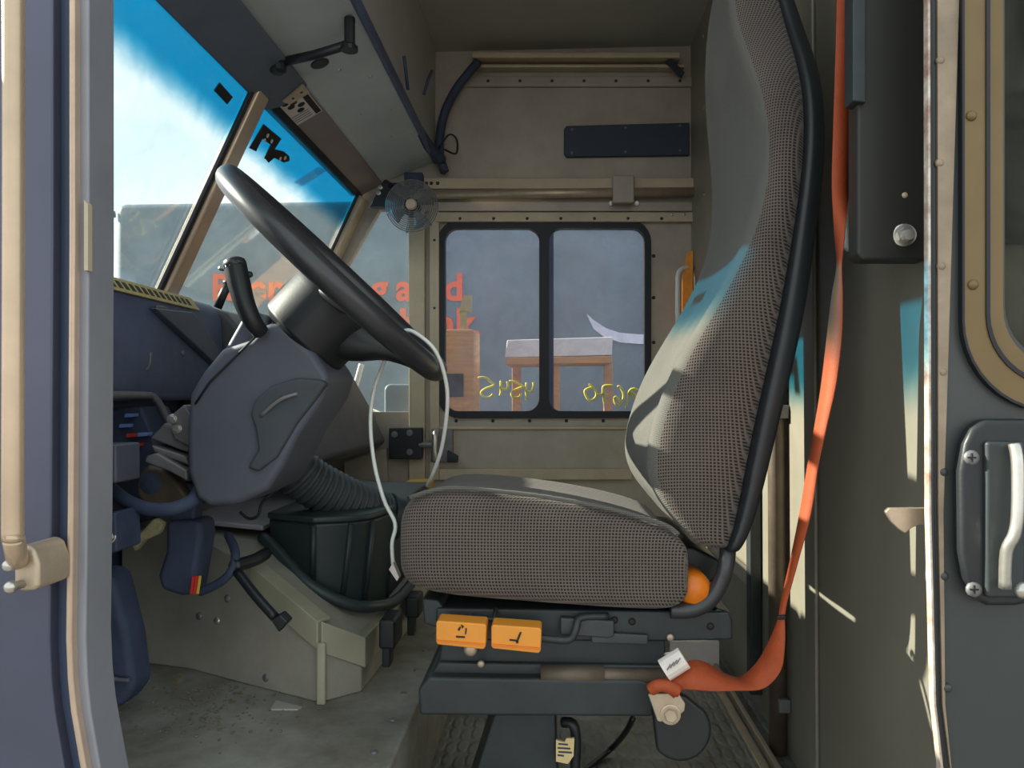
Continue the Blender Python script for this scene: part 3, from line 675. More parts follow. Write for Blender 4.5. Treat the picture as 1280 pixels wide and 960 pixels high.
# base beam & pedestal
bm=new_bm(); a_px(bm,[(524,895),(818,897),(818,858),(800,850),(535,846),(522,862)],1.22,1.62); part('base_beam',bm,M['greyblack'],seat,bevel=.006)
bm=new_bm(); a_px(bm,[(536,847),(818,851),(838,832),(548,828)],1.24,1.60); part('base_top',bm,M['greyblack'],seat,bevel=.004)
b0=P(618,893,1.3); b1=P(694,893,1.3); bm=new_bm()
pts=[(b0.x,b0.z),(b1.x,b1.z),(b1.x+.01,0.02),(b0.x-.08,0.02)]
a_prism(bm,[Vector((x,1.3,z)) for x,z in pts],(0,.2,0)); a_box(bm,b0.x-.14,b1.x+.08,1.26,1.56,0,.02); part('pedestal',bm,M['greyblack'],seat,bevel=.004)
# rear support + black paddle
bm=new_bm(); a_px(bm,[(896,760),(914,766),(916,800),(904,800),(880,775)],1.24,1.6); part('rear_bracket',bm,M['blackpl'],seat,bevel=.003)
bm=new_bm()
cx,cy,r=851,914,39; pad=[(814,872),(846,866),(858,870)]+[(cx+r*math.cos(math.radians(a)),cy+r*math.sin(math.radians(a))) for a in range(-40,146,12)]
a_px(bm,pad,1.17,1.19); part('side_paddle',bm,M['blackpl'],seat,bevel=.006,seg=3,label='black teardrop belt paddle')

# seat belt -------------------------------------------------------
belt=thing('seat_belt','orange seat belt hanging behind the seat and looping down to its floor-side anchor','seat belt',P(835,900,1.15))
def ribbon(L,R,n=5):
    Ls=catmull(L,n); Rs=catmull(R,n); bm=new_bm(); prev=None
    for a,b in zip(Ls,Rs):
        m=a.lerp(b,.5)
        cur=[bm.verts.new(a),bm.verts.new(m),bm.verts.new(b)]
        if prev:
            bm.faces.new([prev[0],prev[1],cur[1],cur[0]]); bm.faces.new([prev[1],prev[2],cur[2],cur[1]])
        prev=cur
    return bm
up=[(1047,-150,1.09,1073,1.09),(1046,0,1.09,1070,1.09),(1043,120,1.09,1068,1.10),(1040,230,1.09,1062,1.10),(1043,290,1.10,1056,1.08),(1046,332,1.105,1052,1.08),(1040,370,1.115,1053,1.08),(1034,420,1.12,1052,1.085),(1027,480,1.125,1045,1.09),(1019,530,1.13,1034,1.095),(1010,580,1.135,1023,1.10),(1000,640,1.14,1014,1.11),(988,700,1.145,998,1.125),(976,752,1.15,984,1.14),(973,774,1.15,981,1.145)]
bm=ribbon([P(a,y,d) for a,y,d,b,e in up],[P(b,y,e) for a,y,d,b,e in up]); part('upper_webbing',bm,M['orange'],belt,solid=.0016,smooth=True)
low=[((974,770,1.15),(981,773,1.145)),((962,800,1.16),(981,805,1.14)),((946,828,1.17),(976,838,1.14)),((925,846,1.175),(955,860,1.14)),((905,842,1.17),(925,863,1.135)),((882,828,1.165),(893,864,1.13)),((862,826,1.16),(866,862,1.13)),((848,838,1.155),(852,862,1.14)),((832,848,1.15),(848,868,1.14)),((822,856,1.145),(842,873,1.14))]
bm=ribbon([P(*a) for a,b in low],[P(*b) for a,b in low]); part('lower_webbing',bm,M['orange'],belt,solid=.0018,smooth=True)
bm=new_bm(); a_tube(bm,[P(814,862,1.145),P(822,857,1.14),P(834,858,1.138),P(848,864,1.14)],.009,10,smooth_n=4); part('webbing_loop',bm,M['orange'],belt,smooth=True)
bm=new_bm(); a_tube(bm,[P(973,772,1.148),P(982,771,1.142)],.0035,8); part('stitching',bm,M['print'],belt)
bm=new_bm(); a_px(bm,[(810,868),(848,866),(857,880),(856,889),(846,898),(826,903),(822,902)],1.15,1.156); an=part('anchor_plate',bm,M['steel_dull'],belt,bevel=.002)
hexbolt(an,P(838,893,1.15),(0,-1,0),.010,M['steel_dull'])
bm=new_bm(); a_tube(bm,[P(830,838,1.15),P(855,822,1.15)],.0165,14); tg=part('paper_tag',bm,M['whitetag'],belt,label='white printed tag wrapped around the webbing')
bm=new_bm(); a_tube(bm,[P(836,816,1.165),P(838,826,1.16)],.0075,10); part('tag_rivet',bm,M['steel_dull'],belt)
for i in range(4):
    bm=new_bm(); c=P(836+4*i,834-2.6*i,1.131); a_obox(bm,c,(.5,0,.85),(.85,0,-.5),(0,1,0),.010,.0012,.0022); part('text_line',bm,M['bracket'],tg)

# yellow tag and black wires beside the pedestal, floor cable
ft=thing('warning_tag','small cream printed tag taped to black wires beside the seat pedestal','tag',P(708,958,1.29))
bm=new_bm(); a_tube(bm,[P(704,903,1.32),P(716,905,1.31),P(720,925,1.31),P(719,960,1.31),P(722,1000,1.31)],.009,8,smooth_n=4); part('wire_bundle',bm,M['blackpl'],ft,smooth=True)
bm=new_bm(); a_px(bm,[(695,925),(706,928),(708,923),(718,923),(717,945),(710,955),(695,952)],1.285,1.29); t_=part('tag_card',bm,mat('cream_tag',S(222,196,142),.7),ft)
for i,(x,y,w) in enumerate(((698,929,12),(697,934,16),(698,939,17),(697,943,8))):
    bm=new_bm(); a_px(bm,[(x,y),(x+w,y+1),(x+w,y+3),(x,y+2)],1.284,1.2855); part('text_line',bm,M['dashdark'],t_)
bm=new_bm(); a_tube(bm,[P(791,898,1.55),PZ(782,915,.1),PZ(765,935,.02),PZ(742,954,.006),PZ(715,975,.006)],.006,8,smooth_n=5); solo('black_floor_cable',bm,M['blackpl'],'thin black cable drooping to the tread-plate floor behind the pedestal','cable',smooth=True)
# sunlit patch of floor, imitated by an added pale slab
bm=new_bm(); q0=P(838,802,2.3); q1=P(899,803,2.3); a_prism(bm,[q0,q1,Vector((q1.x,2.3,.0)),Vector((q0.x,2.3,.0))],(0,.02,0)); solo('sun_patch_slab',bm,M['whitetag'],'small cream slab added for a sunlit floor patch between seat rail and orange belt','board')

# ------------------------------------------------------------------ steering
YS=1.44
A=P(303,232,YS); B=P(543,462,YS); wc=(A+B)/2
rd=(B-A).normalized(); axw=Vector((-rd.z,0,rd.x)).normalized()
if axw.z<0: axw=-axw
axw.y=.03; axw.normalize()
RW=(B-A).length/2
sw=thing('steering_wheel','large dark grey steering wheel seen edge-on in front of the seat','steering wheel',wc-axw*.1)
u=(rd-axw*rd.dot(axw)).normalized(); v=axw.cross(u)
bm=new_bm(); a_tube(bm,[wc+(u*math.cos(a)+v*math.sin(a))*RW for a in [2*math.pi*i/64 for i in range(64)]],0.022,16,closed=True); part('rim',bm,M['wheel'],sw,smooth=True)
bm=new_bm(); a_lathe(bm,[(0,-.004),(.07,-.006),(.084,-.02),(.09,-.045),(.09,-.125),(.075,-.137),(0,-.137)],wc+u*.034,axw,40); part('hub',bm,M['blackpl'],sw,bevel=.004)
for a0 in (0,1.02,-1.02):
    bm=new_bm(); V=[]
    d=u*math.cos(a0)+v*math.sin(a0); e=-u*math.sin(a0)+v*math.cos(a0)
    rr=[(.04,-.034,.07,.03),(.09,-.030,.066,.028),(.14,-.02,.06,.024),(.20,-.008,.05,.018),(RW,.0,.045,.014)] if a0 else [(.05,-.07,.12,.12),(.122,-.062,.12,.11),(.16,-.032,.11,.055),(.20,-.018,.10,.036),(RW,-.004,.085,.026)]
    rings=[]
    for r,h,wd,th in rr:
        c=wc+d*r+axw*h
        rings.append([c+e*wd*sx+axw*th*sz for sx,sz in ((-.5,-.3),(-.42,.5),(.42,.5),(.5,-.3),(.3,-.5),(-.3,-.5))])
    a_loft(bm,rings); part('spoke',bm,M['blackpl'],sw,sub=1)
sc=thing('steering_column','slate grey plastic steering column shroud with a curved lever on top','steering column',P(270,630,1.42))
bm=new_bm()
up_=[(283,430),(302,396),(320,388),(333,398),(335,412),(318,425),(296,452),(276,440)]
a_px(bm,up_,1.37,1.53); part('upper_shroud',bm,M['shroud'],sc,bevel=.012,seg=3)
lo=[(276,436),(312,424),(331,403),(352,404),(392,440),(412,470),(402,500),(372,545),(352,585),(335,612),(300,630),(262,634),(243,624),(233,590),(232,540),(236,492),(252,465)]
bm=new_bm(); a_px(bm,lo,1.355,1.54); part('lower_shroud',bm,M['shroud'],sc,bevel=.014,seg=3)
bm=new_bm(); arc=[(318,535),(312,518),(318,500),(340,482),(370,472),(398,474),(408,478),(395,498),(370,530),(345,572),(322,590),(308,585),(322,562)]
a_px(bm,arc,1.345,1.38); part('tilt_recess',bm,mat('dark_recess_plastic',S(70,76,82),.6),sc,bevel=.006)
bm=new_bm(); a_tube(bm,[P(326,520,1.345),P(350,500,1.34),P(372,492,1.345)],.0035,8,smooth_n=4); part('shroud_seam',bm,M['bracket'],sc,smooth=True)
bm=new_bm(); a_lathe(bm,[(.06,-.136),(.066,-.16),(.07,-.21),(.06,-.23)],wc+u*.03,axw,28); part('column_collar',bm,M['blackpl'],sc,smooth=True)
bm=new_bm(); a_tube(bm,[P(326,415,1.342),P(316,402,1.325),P(306,380,1.32),P(299,355,1.32),P(294,332,1.32)],lambda t:.0145+.0055*min(1,t*1.3),14,smooth_n=6); lv=part('lever',bm,M['blackpl'],sc,smooth=True)
bm=new_bm(); a_tube(bm,[P(331,410,1.352),P(300,440,1.352),P(262,478,1.353),P(244,505,1.354)],.0022,6); part('shroud_seam',bm,M['blackpl'],sc,smooth=True)
bm=new_bm(); a_lathe(bm,[(.0195,-.008),(.0202,0),(.018,.007),(.012,.011),(0,.012)],P(293.5,330,1.32),(-.18,0,1),20); part('lever_cap',bm,M['wheel'],lv,smooth=True)
bm=new_bm(); a_lathe(bm,[(.006,0),(.006,.012),(.004,.016)],P(304,344,1.325),(1,0,.1),10); part('lever_button',bm,M['blackpl'],lv)
bm=new_bm(); a_lathe(bm,[(.005,0),(.005,.012),(.003,.015)],P(284,336,1.325),(-1,0,.1),10); part('lever_button',bm,M['steel'],lv)
bm=new_bm(); a_tube(bm,[P(272,385,1.56),P(279,368,1.56),P(285,356,1.56)],.009,8); a_tube(bm,[P(280,353,1.56),P(288,353,1.56)],.005,8); part('stub_lever',bm,M['blackpl'],sc,smooth=True)

# white cable looped over the wheel rim
wcb=thing('white_cable','thin white cable looped over the steering wheel rim, its plug at the seat front','cable',P(494,720,1.4))
bm=new_bm(); a_tube(bm,[P(492,712,1.39),P(490,680,1.39),P(494,655,1.4),P(480,625,1.42),P(468,580,1.44),P(463,530,1.46),P(467,490,1.47),P(478,458,1.46),P(492,425,1.41),P(508,413,1.385),P(525,420,1.375),P(545,440,1.375),P(557,475,1.40),P(559,510,1.42),P(552,560,1.46),P(540,595,1.50),P(534,607,1.55)],.0037,8,smooth_n=6)
part('cable',bm,M['white'],wcb,smooth=True)
bm=new_bm(); a_px(bm,[(486,712),(491,703),(499,722),(496,727)],1.38,1.40); part('plug',bm,M['whitetag'],wcb,bevel=.001)

# ------------------------------------------------------------------ dashboard
ds=thing('dashboard','dark plastic dashboard, tinted blue for haze, under the windshield with an olive sticker strip','dashboard',(-.9,1.9,.6))
bm=new_bm(); prof=[(-.98,1.026),(-.93,1.045),(-.895,1.04),(-.87,1.005),(-.86,.86),(-.875,.79),(-.98,.79)]
a_prism(bm,[Vector((x,1.0,z)) for x,z in prof],(0,1.0,0)); part('dash_face',bm,M['dash'],ds,bevel=.012,seg=3)
bm=new_bm(); prof=[(-.98,1.026),(-.93,1.045),(-.86,1.02),(-.76,.90),(-.675,.75),(-.62,.63),(-.66,.60),(-.98,.66)]
a_prism(bm,[Vector((x,2.0,z)) for x,z in prof],(0,.87,0)); part('passenger_dash',bm,M['dashgrey'],ds,bevel=.012,seg=3)
def dfp(y,t): # point on the sloping front edge of the dash
    return Vector((-.893+.022*t+.003,y,1.037-.03*t+.003))
dn=Vector((.0022,0,.0016))
bm=new_bm(); a_prism(bm,[dfp(1.3,0),dfp(1.86,0),dfp(1.86,1),dfp(1.3,1)],dn); stk=part('sticker_strip',bm,M['vinyl_sticker'],ds,label='olive yellow sticker strip with dark print')
for i in range(16):
    y=1.44+.025*i
    bm=new_bm(); a_prism(bm,[dfp(y,.25)+dn,dfp(y+.014,.25)+dn,dfp(y+.014,.75)+dn,dfp(y,.75)+dn],dn*.3); part('print_mark',bm,M['print'],stk)
# moulded recess ring + clips on dash face
for (px,py) in ((133,424),(228,441)): rivet(ds,PX(px,py,-.862),(1,0,0),.008,M['bracket'],'clip')
bm=new_bm(); a_tube(bm,[PX(x,y,-.862) for x,y in ((188,440),(187,455),(182,463))],.0035,6,smooth_n=4); part('clip_wire',bm,M['bracket'],ds,smooth=True)
bm=new_bm(); a_tube(bm,[PX(x,y,-.866) for x,y in ((195,384),(205,385),(212,391))],.004,6,smooth_n=4); part('glint_trim',bm,M['bracket'],ds,smooth=True)
bm=new_bm(); a_prism(bm,[Vector((-.872,1.62,.99)),Vector((-.872,1.80,1.0)),Vector((-.858,1.98,.88)),Vector((-.858,1.95,.86))],(.02,0,0)); part('cluster_hood',bm,M['visor'],ds,bevel=.004)
bm=new_bm(); a_tube(bm,[PX(110,494,-.85),PX(180,494,-.85),PX(196,500,-.84),PX(212,530,-.82),PX(222,552,-.8)],.008,8,smooth_n=3); part('support_rail',bm,M['bracket'],ds,smooth=True)

# column support bracket
cb=thing('column_bracket','bolted grey steel bracket and bellows under the steering column','bracket',P(210,605,1.45))
bm=new_bm(); a_px(bm,[(212,520),(230,505),(240,520),(245,548),(238,560),(216,548)],1.40,1.5); part('clamp_plate',bm,M['bracket'],cb,bevel=.004)
for x,y in ((215,524),(221,536)): hexbolt(cb,P(x,y,1.40),(0,-1,.2),.0065,M['steel'])
bm=new_bm(); a_px(bm,[(187,548),(206,528),(242,552),(234,566)],1.41,1.52); a_px(bm,[(188,556),(232,570),(236,582),(192,566)],1.40,1.53); a_px(bm,[(182,570),(196,566),(234,588),(234,602),(212,590),(180,578)],1.39,1.54); part('bellows',bm,M['bracket'],cb,bevel=.004)
bm=new_bm(); a_px(bm,[(180,580),(205,586),(226,606),(235,620),(225,640),(185,640),(168,620),(170,598)],1.45,1.55); part('motor_body',bm,M['postdark'],cb,bevel=.012)
bm=new_bm(); a_lathe(bm,[(.022,-.02),(.022,0),(.008,.006)],P(188,604,1.45),(0,-1,0),18); part('motor_cap',bm,M['dashdark'],cb)
# fuse block
fb=thing('fuse_block','dark fuse block with small red and blue fuses under the dashboard','fuse block',P(160,590,1.55))
bm=new_bm(); a_px(bm,[(140,600),(192,600),(196,560),(176,508),(130,512),(130,590)],1.56,1.68); part('block_body',bm,M['dashdark'],fb,bevel=.006)
for x,y,m_ in ((162,519,'bluef'),(155,532,'bluef'),(164,544,'red'),(178,543,'bluef'),(169,556,'red'),(115,552,'red')):
    bm=new_bm(); a_px(bm,[(x-7,y+3),(x+6,y+2),(x+7,y-2),(x-6,y-2)],1.545,1.565); part('fuse',bm,M[m_],fb,label=('red fuse' if m_=='red' else 'pale blue fuse'),bevel=.001)
bm=new_bm(); a_px(bm,[(100,608),(145,604),(145,556),(100,556)],1.3,1.38); solo('relay_box',bm,M['shroud'],'small slate relay box at the door edge below the dashboard','relay box',bevel=.004)
bm=new_bm(); a_tube(bm,[P(140,612,1.38),P(158,626,1.36),P(185,636,1.35),P(215,636,1.35),P(240,626,1.37),P(250,612,1.4)],.0125,10,smooth_n=5); solo('rubber_hose',bm,M['dashdark'],'dark rubber hose curving under the steering column bracket','hose',smooth=True)
bm=new_bm(); a_px(bm,[(104,700),(146,690),(144,640),(104,648)],1.28,1.36)
pb_=thing('pedal_support','blue-grey plate with a bright bolt low beside the door pillar','plate',P(122,700,1.3)); part('plate',bm,M['dashdark'],pb_,bevel=.004)
hexbolt(pb_,P(136,671,1.28),(.2,-1,.1),.008,M['steel'])
# pedals
bp_=thing('brake_pedal','black brake pedal arm hanging in front of the engine cover','pedal',P(228,742,1.4))
bm=new_bm(); a_px(bm,[(206,652),(250,650),(252,672),(240,745),(225,746),(200,738),(196,720),(206,690)],1.45,1.52); part('pedal_pad',bm,M['dashdark'],bp_,bevel=.012,seg=3)
bm=new_bm(); a_px(bm,[(215,600),(245,605),(242,660),(212,660)],1.47,1.51); part('pedal_arm',bm,M['dashdark'],bp_,bevel=.006)
ac=thing('accelerator_pedal','dark rounded accelerator pedal on the floor at the far left','pedal',PZ(140,868,.2))
bm=new_bm(); a_px(bm,[(112,884),(150,886),(168,862),(160,800),(140,720),(118,712),(105,740),(100,830)],1.36,1.43); part('pedal_pad',bm,M['dashdark'],ac,bevel=.014,seg=3)
bm=new_bm(); a_tube(bm,[P(128,800,1.355),P(130,835,1.352),P(142,848,1.352),P(162,850,1.355)],.004,8,smooth_n=4); part('pedal_rim',bm,M['shroud'],ac,smooth=True)

# ------------------------------------------------------------------ engine cover
ec=thing('engine_cover','olive-beige angular engine cover rising between the seat and the dashboard','engine cover',(-.6,2.1,.2))
plan=[(-.98,1.72,.50),(-.795,1.67,.50),(-.62,1.58,.445),(-.454,1.50,.355),(-.386,1.56,.305),(-.364,2.07,.30),(-.364,2.9,.30),(-.98,2.9,.50)]
bm=new_bm()
bot=[bm.verts.new((x,y,.2)) for x,y,z in plan]; top=[bm.verts.new((x,y,z)) for x,y,z in plan]
n_=len(plan)
for i in range(n_): bm.faces.new([bot[i],bot[(i+1)%n_],top[(i+1)%n_],top[i]])
bm.faces.new(list(reversed(bot)))
a=bm.verts.new((-.62,1.72,.47)); b_=bm.verts.new((-.62,2.9,.48)); c_=bm.verts.new((-.45,1.72,.33)); d_=bm.verts.new((-.45,2.9,.32))
T=top
for f in ([T[0],T[1],a],[T[0],a,b_,T[7]],[T[1],T[2],a],[T[2],T[3],c_,a],[T[3],T[4],c_],[T[4],T[5],c_],[T[5],T[6],d_,c_],[a,c_,d_,b_]): bm.faces.new(f)
part('cover_body',bm,M['engine'],ec,bevel=.004)
# flange cap round the edge
def edgeband(pts,h,th,m,name,lab=None):
    bm=new_bm(); rings=[]
    for i,p in enumerate(pts):
        p=Vector(p); a0=Vector(pts[max(i-1,0)]); b0=Vector(pts[min(i+1,len(pts)-1)])
        t=(b0-a0); nn=Vector((t.y,-t.x,0)).normalized()
        rings.append([p+nn*th+Vector((0,0,.006)),p-nn*.03+Vector((0,0,.006)),p-nn*.03,p+nn*.001,p+nn*.001-Vector((0,0,h)),p+nn*th-Vector((0,0,h))])
    a_loft(bm,rings); return part(name,bm,m,ec,label=lab,bevel=.002)
edgeband([plan[2],plan[3]],.05,.008,M['engine_lt'],'edge_flange')
edgeband([plan[3],plan[4],plan[5],(-.364,2.3,.3)],.055,.008,M['engine_lt'],'edge_flange')
bm=new_bm(); a_box(bm,-.458,-.44,1.488,1.50,.2,.32); part('corner_bead',bm,M['engine_lt'],ec,bevel=.004)
bm=new_bm(); a_prism(bm,[Vector((-.86,1.76,.506)),Vector((-.66,1.74,.492)),Vector((-.655,2.5,.492)),Vector((-.86,2.5,.506))],(0,0,.012)); part('top_plate',bm,mat('lilac_grey_plate',S(176,172,178),.45,.2),ec,label='pale lilac-grey top plate',bevel=.003)
for x,y in ((272,776),(250,770),(333,847),(225,795),(285,748)):
    # bolts on the near side face
    p0=Vector(plan[1][:2]+(0,)); p1=Vector(plan[3][:2]+(0,)); nn=Vector((p1.y-p0.y,-(p1.x-p0.x),0)).normalized()
    d=(P(x,y,1)-Vector((0,0,ZC))); t=(p0-Vector((0,0,0))).dot(nn)/d.dot(nn); q=Vector((0,0,ZC))+d*t
    rivet(ec,q,nn,.009,M['bracket'] if y!=776 else M['steel'],'bolt')
# black tub
tbx=thing('air_box','dark green-black plastic box with ribbed sides sitting on the engine cover','air box',(-.5,1.9,.35))
pl=[(-.64,1.72),(-.60,1.69),(-.515,1.655),(-.44,1.68),(-.40,1.72),(-.375,1.83),(-.375,2.35),(-.64,2.35)]
zb=[.475,.45,.39,.345,.33,.31,.31,.475]
bm=new_bm(); a_loft(bm,[[Vector((x+.02*(x>-.5)*-1,y+.01,z)) for (x,y),z in zip(pl,zb)],[Vector((x,y,.525)) for x,y in pl]]); part('box_body',bm,M['tub'],tbx,bevel=.008,seg=3)
bm=new_bm(); a_prism(bm,[Vector((x*1.0,y-.006,.525)) for x,y in pl],(0,0,.014)); part('box_lid',bm,M['tub'],tbx,bevel=.004)
for i in (2,3,4,5):
    x,y=pl[i]; bm=new_bm(); a_tube(bm,[Vector((x-.004-.016*(x>-.5),y+.006,zb[i]+.01)),Vector((x,y-.002,.52))],.006,8); part('corner_rib',bm,M['tub'],tbx,smooth=True)
bm=new_bm(); rings=[]
base=[(-.645,1.70,.485),(-.605,1.672,.466),(-.52,1.635,.398),(-.44,1.655,.352),(-.388,1.70,.336),(-.362,1.83,.322),(-.362,2.2,.322)]
a_tube(bm,[Vector(p) for p in base],.013,10,smooth_n=3); part('base_gasket',bm,M['tub'],tbx,smooth=True)
# corrugated hose
path=catmull([P(352,570,1.72),P(385,600,1.75),P(425,622,1.8),P(462,638,1.86),P(490,646,1.9)],16)
bm=new_bm(); L_=len(path)
def hr(t):
    return .052+.004*math.sin(t*2*math.pi*22)
dense=catmull([path[0],path[16],path[32],path[48],path[64]],60)
a_tube(bm,dense,hr,24); ch=thing('corrugated_duct','thick corrugated grey air duct running from the column down to the air box','duct',path[0]-Vector((0,0,.05))); part('duct_hose',bm,M['hose'],ch,smooth=True)
bm=new_bm(); dr=(dense[-1]-dense[-2]).normalized(); a_tube(bm,[dense[-1]-dr*.02,dense[-1]+dr*.015],.058,24); part('end_collar',bm,M['tub'],ch,bevel=.003)
bm=new_bm(); dr=(dense[1]-dense[0]).normalized(); a_tube(bm,[dense[0]-dr*.12,dense[0]+dr*.01],.062,24); part('upper_collar',bm,M['shroud'],ch,bevel=.006)
# rubber latches on the side of the cover
for (x,y0,y1,s,lab) in ((484,768,830,1.0,'black rubber T-latch on the engine cover nearer the camera'),(514,742,792,.85,'black rubber T-latch on the engine cover just under the seat front')):
    q=PX(x,y0+20,-.35); t=thing('rubber_latch',lab,'latch',PX(x,y1,-.352),'rubber latches on the engine cover')
    pz=PX(x,y0,-.345); pe=PX(x,y1,-.345); yy=pz.y
    bm=new_bm(); a_box(bm,-.354,-.32,yy-.042*s,yy+.042*s,pz.z-.06*s,pz.z); part('latch_head',bm,M['blackpl'],t,bevel=.006)
    bm=new_bm(); a_box(bm,-.352,-.335,yy-.02*s,yy+.02*s,pe.z,pz.z-.05*s); part('latch_strap',bm,M['blackpl'],t,bevel=.003)
# loose connector lead
ld=thing('connector_lead','black cable with a square connector lying down the engine cover side','cable',P(346,790,1.4))
bm=new_bm(); a_tube(bm,[P(250,740,1.45),P(275,728,1.44),P(290,712,1.44),P(294,690,1.46),P(285,668,1.5)],.0085,8,smooth_n=5); part('lead',bm,M['dashdark'],ld,smooth=True)
bm=new_bm(); a_tube(bm,[P(296,714,1.44),P(320,745,1.42),P(344,772,1.41)],.009,8,smooth_n=4); part('lead',bm,M['blackpl'],ld,smooth=True)
bm=new_bm(); a_px(bm,[(338,775),(350,768),(360,778),(348,791)],1.395,1.425); part('connector',bm,M['blackpl'],ld,bevel=.003)
bm=new_bm(); a_tube(bm,[P(292,708,1.44),P(318,700,1.5),P(332,692,1.56)],.013,8,smooth_n=4); part('branch',bm,M['blackpl'],ld,smooth=True)
for i,m_ in enumerate(('redw','redw','yelw')):
    bm=new_bm(); a_tube(bm,[P(242+4*i,720,1.43),P(239+4*i,742,1.43)],.0028,6); part('wire_end',bm,M[m_],ld,label=('yellow wire' if i==2 else 'red wire'))
bm=new_bm(); a_tube(bm,[P(300,640,1.5),P(310,648,1.5),P(322,645,1.5),P(328,628,1.5),P(345,612,1.5)],.003,6,smooth_n=5); solo('thin_black_wire',bm,M['blackpl'],'thin black wire looping below the steering column shroud','wire',smooth=True)
# scraps
bm=new_bm(); a_px(bm,[(163,683),(170,672),(182,658),(192,648),(203,655),(198,668),(180,676),(168,690)],1.43,1.45); solo('foam_scrap',bm,M['foam'],'torn olive foam scrap stuck beside the brake pedal','scrap',bevel=.004)
bm=new_bm(); q=[PZ(x,y,.2) for x,y in ((338,888),(345,877),(377,885),(372,888))]; a_prism(bm,q,(0,0,.003)); solo('paper_scrap',bm,M['paper'],'pale torn paper scrap on the platform beside the engine cover','paper scrap')
bm=new_bm(); q=[PZ(x,y,.2) for x,y in ((216,856),(226,842),(230,846),(220,858))]; a_prism(bm,q,(0,0,.006)); solo('card_scrap',bm,M['foam'],'small yellowish card scrap at the foot of the engine cover','card scrap')
random.seed(3)
db_bm=new_bm()
for i in range(240):
    x=random.gauss(255,60); y=random.gauss(885,22)
    if not(130<x<420 and 852<y<958): continue
    c=PZ(x,y,.2); r=random.uniform(.0015,.005)
    bmesh.ops.create_icosphere(db_bm,subdivisions=1,radius=r,matrix=Matrix.Translation(c+Vector((0,0,r*.4)))@Matrix.Diagonal((1,random.uniform(.6,1.4),.5,1)))
o=solo('floor_grit',db_bm,M['grit'],'scattered grit and dirt on the raised floor by the engine cover','grit'); o['kind']='stuff'

# ------------------------------------------------------------------ near grab bar at the far left
gb=thing('grab_bar','long vertical tan grab bar on the door pillar at the left','grab bar',P(25,740,.76))
bm=new_bm(); a_tube(bm,[P(17,-60,.745),P(17,300,.745),P(16,640,.745),P(17,672,.745),P(20,690,.755),P(22,700,.77)],.0102,16,smooth_n=5); part('bar',bm,M['grab'],gb,smooth=True)
bm=new_bm(); a_px(bm,[(16,690),(30,680),(42,686),(48,705),(48,732),(44,739),(22,740),(16,730)],.775,.829); part('foot_bracket',bm,M['steel_dull'],gb,bevel=.005,seg=3)
for x,y in ((14,706),(16,733)):
    bm=new_bm(); p=P(x,y,.765); a_lathe(bm,[(.0045,-.02),(.0045,0),(.0065,.0),(.0065,.004),(.004,.0075),(0,.008)],p,(-.25,-1,0),16); part('dome_bolt',bm,M['steel'],gb,smooth=True)

# ------------------------------------------------------------------ mirror bits stuck on the windshield
tagm=M['print']
def onglass(px,py,off=.004):   # on the inner face of the windshield
    o_=Vector((0,0,ZC)); d=(P(px,py,1)-o_); p0=Vector((XS,0,ZS)); n=nrm
    t=(p0-o_).dot(n)/d.dot(n); return o_+d*t-n*off
bm=new_bm(); a_prism(bm,[onglass(x,y) for x,y in ((272,102),(288,120),(281,129),(265,112))],-nrm*.003); solo('black_patch',bm,tagm,'small plain black rectangle stuck on the near windshield pane','sticker')
bm=new_bm(); a_prism(bm,[onglass(x,y) for x,y in ((327,154),(349,172),(340,186),(334,200),(328,197),(336,180),(325,172),(317,188),(309,184))],-nrm*.004)
mb=thing('mirror_bracket','black perforated bracket stuck high on the far windshield pane','bracket',onglass(335,200)); part('bracket_plate',bm,tagm,mb,bevel=.001)
bm=new_bm(); a_prism(bm,[onglass(x,y,.004) for x,y in ((340,185),(352,188),(359,194),(359,200),(352,202),(340,196),(333,202),(330,198))],-nrm*.004); part('bracket_tongue',bm,tagm,mb,bevel=.001)
for x,y in ((331,168),(327,174),(336,175),(347,197),(353,196)):
    bm=new_bm(); a_lathe(bm,[(.006,0),(.006,.0012)],onglass(x,y,.0085),-nrm,12); part('hole_ring',bm,M['whitetag'],mb)
bm=new_bm(); a_prism(bm,[onglass(x,y) for x,y in ((366,227),(396,208),(408,212),(376,232))],-nrm*.001); solo('clear_tape',bm,glass('clear_tape',(.8,.9,.95),.1,(.8,.9,1)),'strip of clear tape on the blue tinted far windshield corner','tape')

# ------------------------------------------------------------------ outside
ZG=-.68
bm=new_bm(); a_box(bm,-30,30,-12,40,ZG-.1,ZG); struct('ground',bm,M['asphalt'])
YV=4.6
van=thing('delivery_van','large faded dark blue van with orange lettering parked beyond the far windows','van',(1.0,5.6,ZG))
x0=P(142,300,YV).x; zt=P(300,251,YV).z
bm=new_bm(); a_box(bm,x0,4.6,YV,YV+2.0,ZG+.5,zt); part('body',bm,M['vanblue'],van,bevel=.06,seg=4)
bm=new_bm(); a_box(bm,x0+.1,4.5,YV+.05,YV+1.95,ZG+.25,ZG+.52); part('chassis',bm,M['greyblack'],van)
for wx in (x0+1.0,3.4):
    for yy,d in ((YV+.02,1),(YV+1.72,1)):
        bm=new_bm(); a_lathe(bm,[(.18,0.02),(.22,0),(.36,0),(.4,.04),(.4,.22),(.36,.26),(.2,.26)],Vector((wx,yy,ZG+.4)),(0,1,0),32); part('wheel',bm,M['tyre'],van)
bm=new_bm(); a_tube(bm,[P(144,268,YV+.03),P(137,268,YV+.02)],.02,10); part('marker_knob',bm,M['print'],van)
for px in (228,238): pass
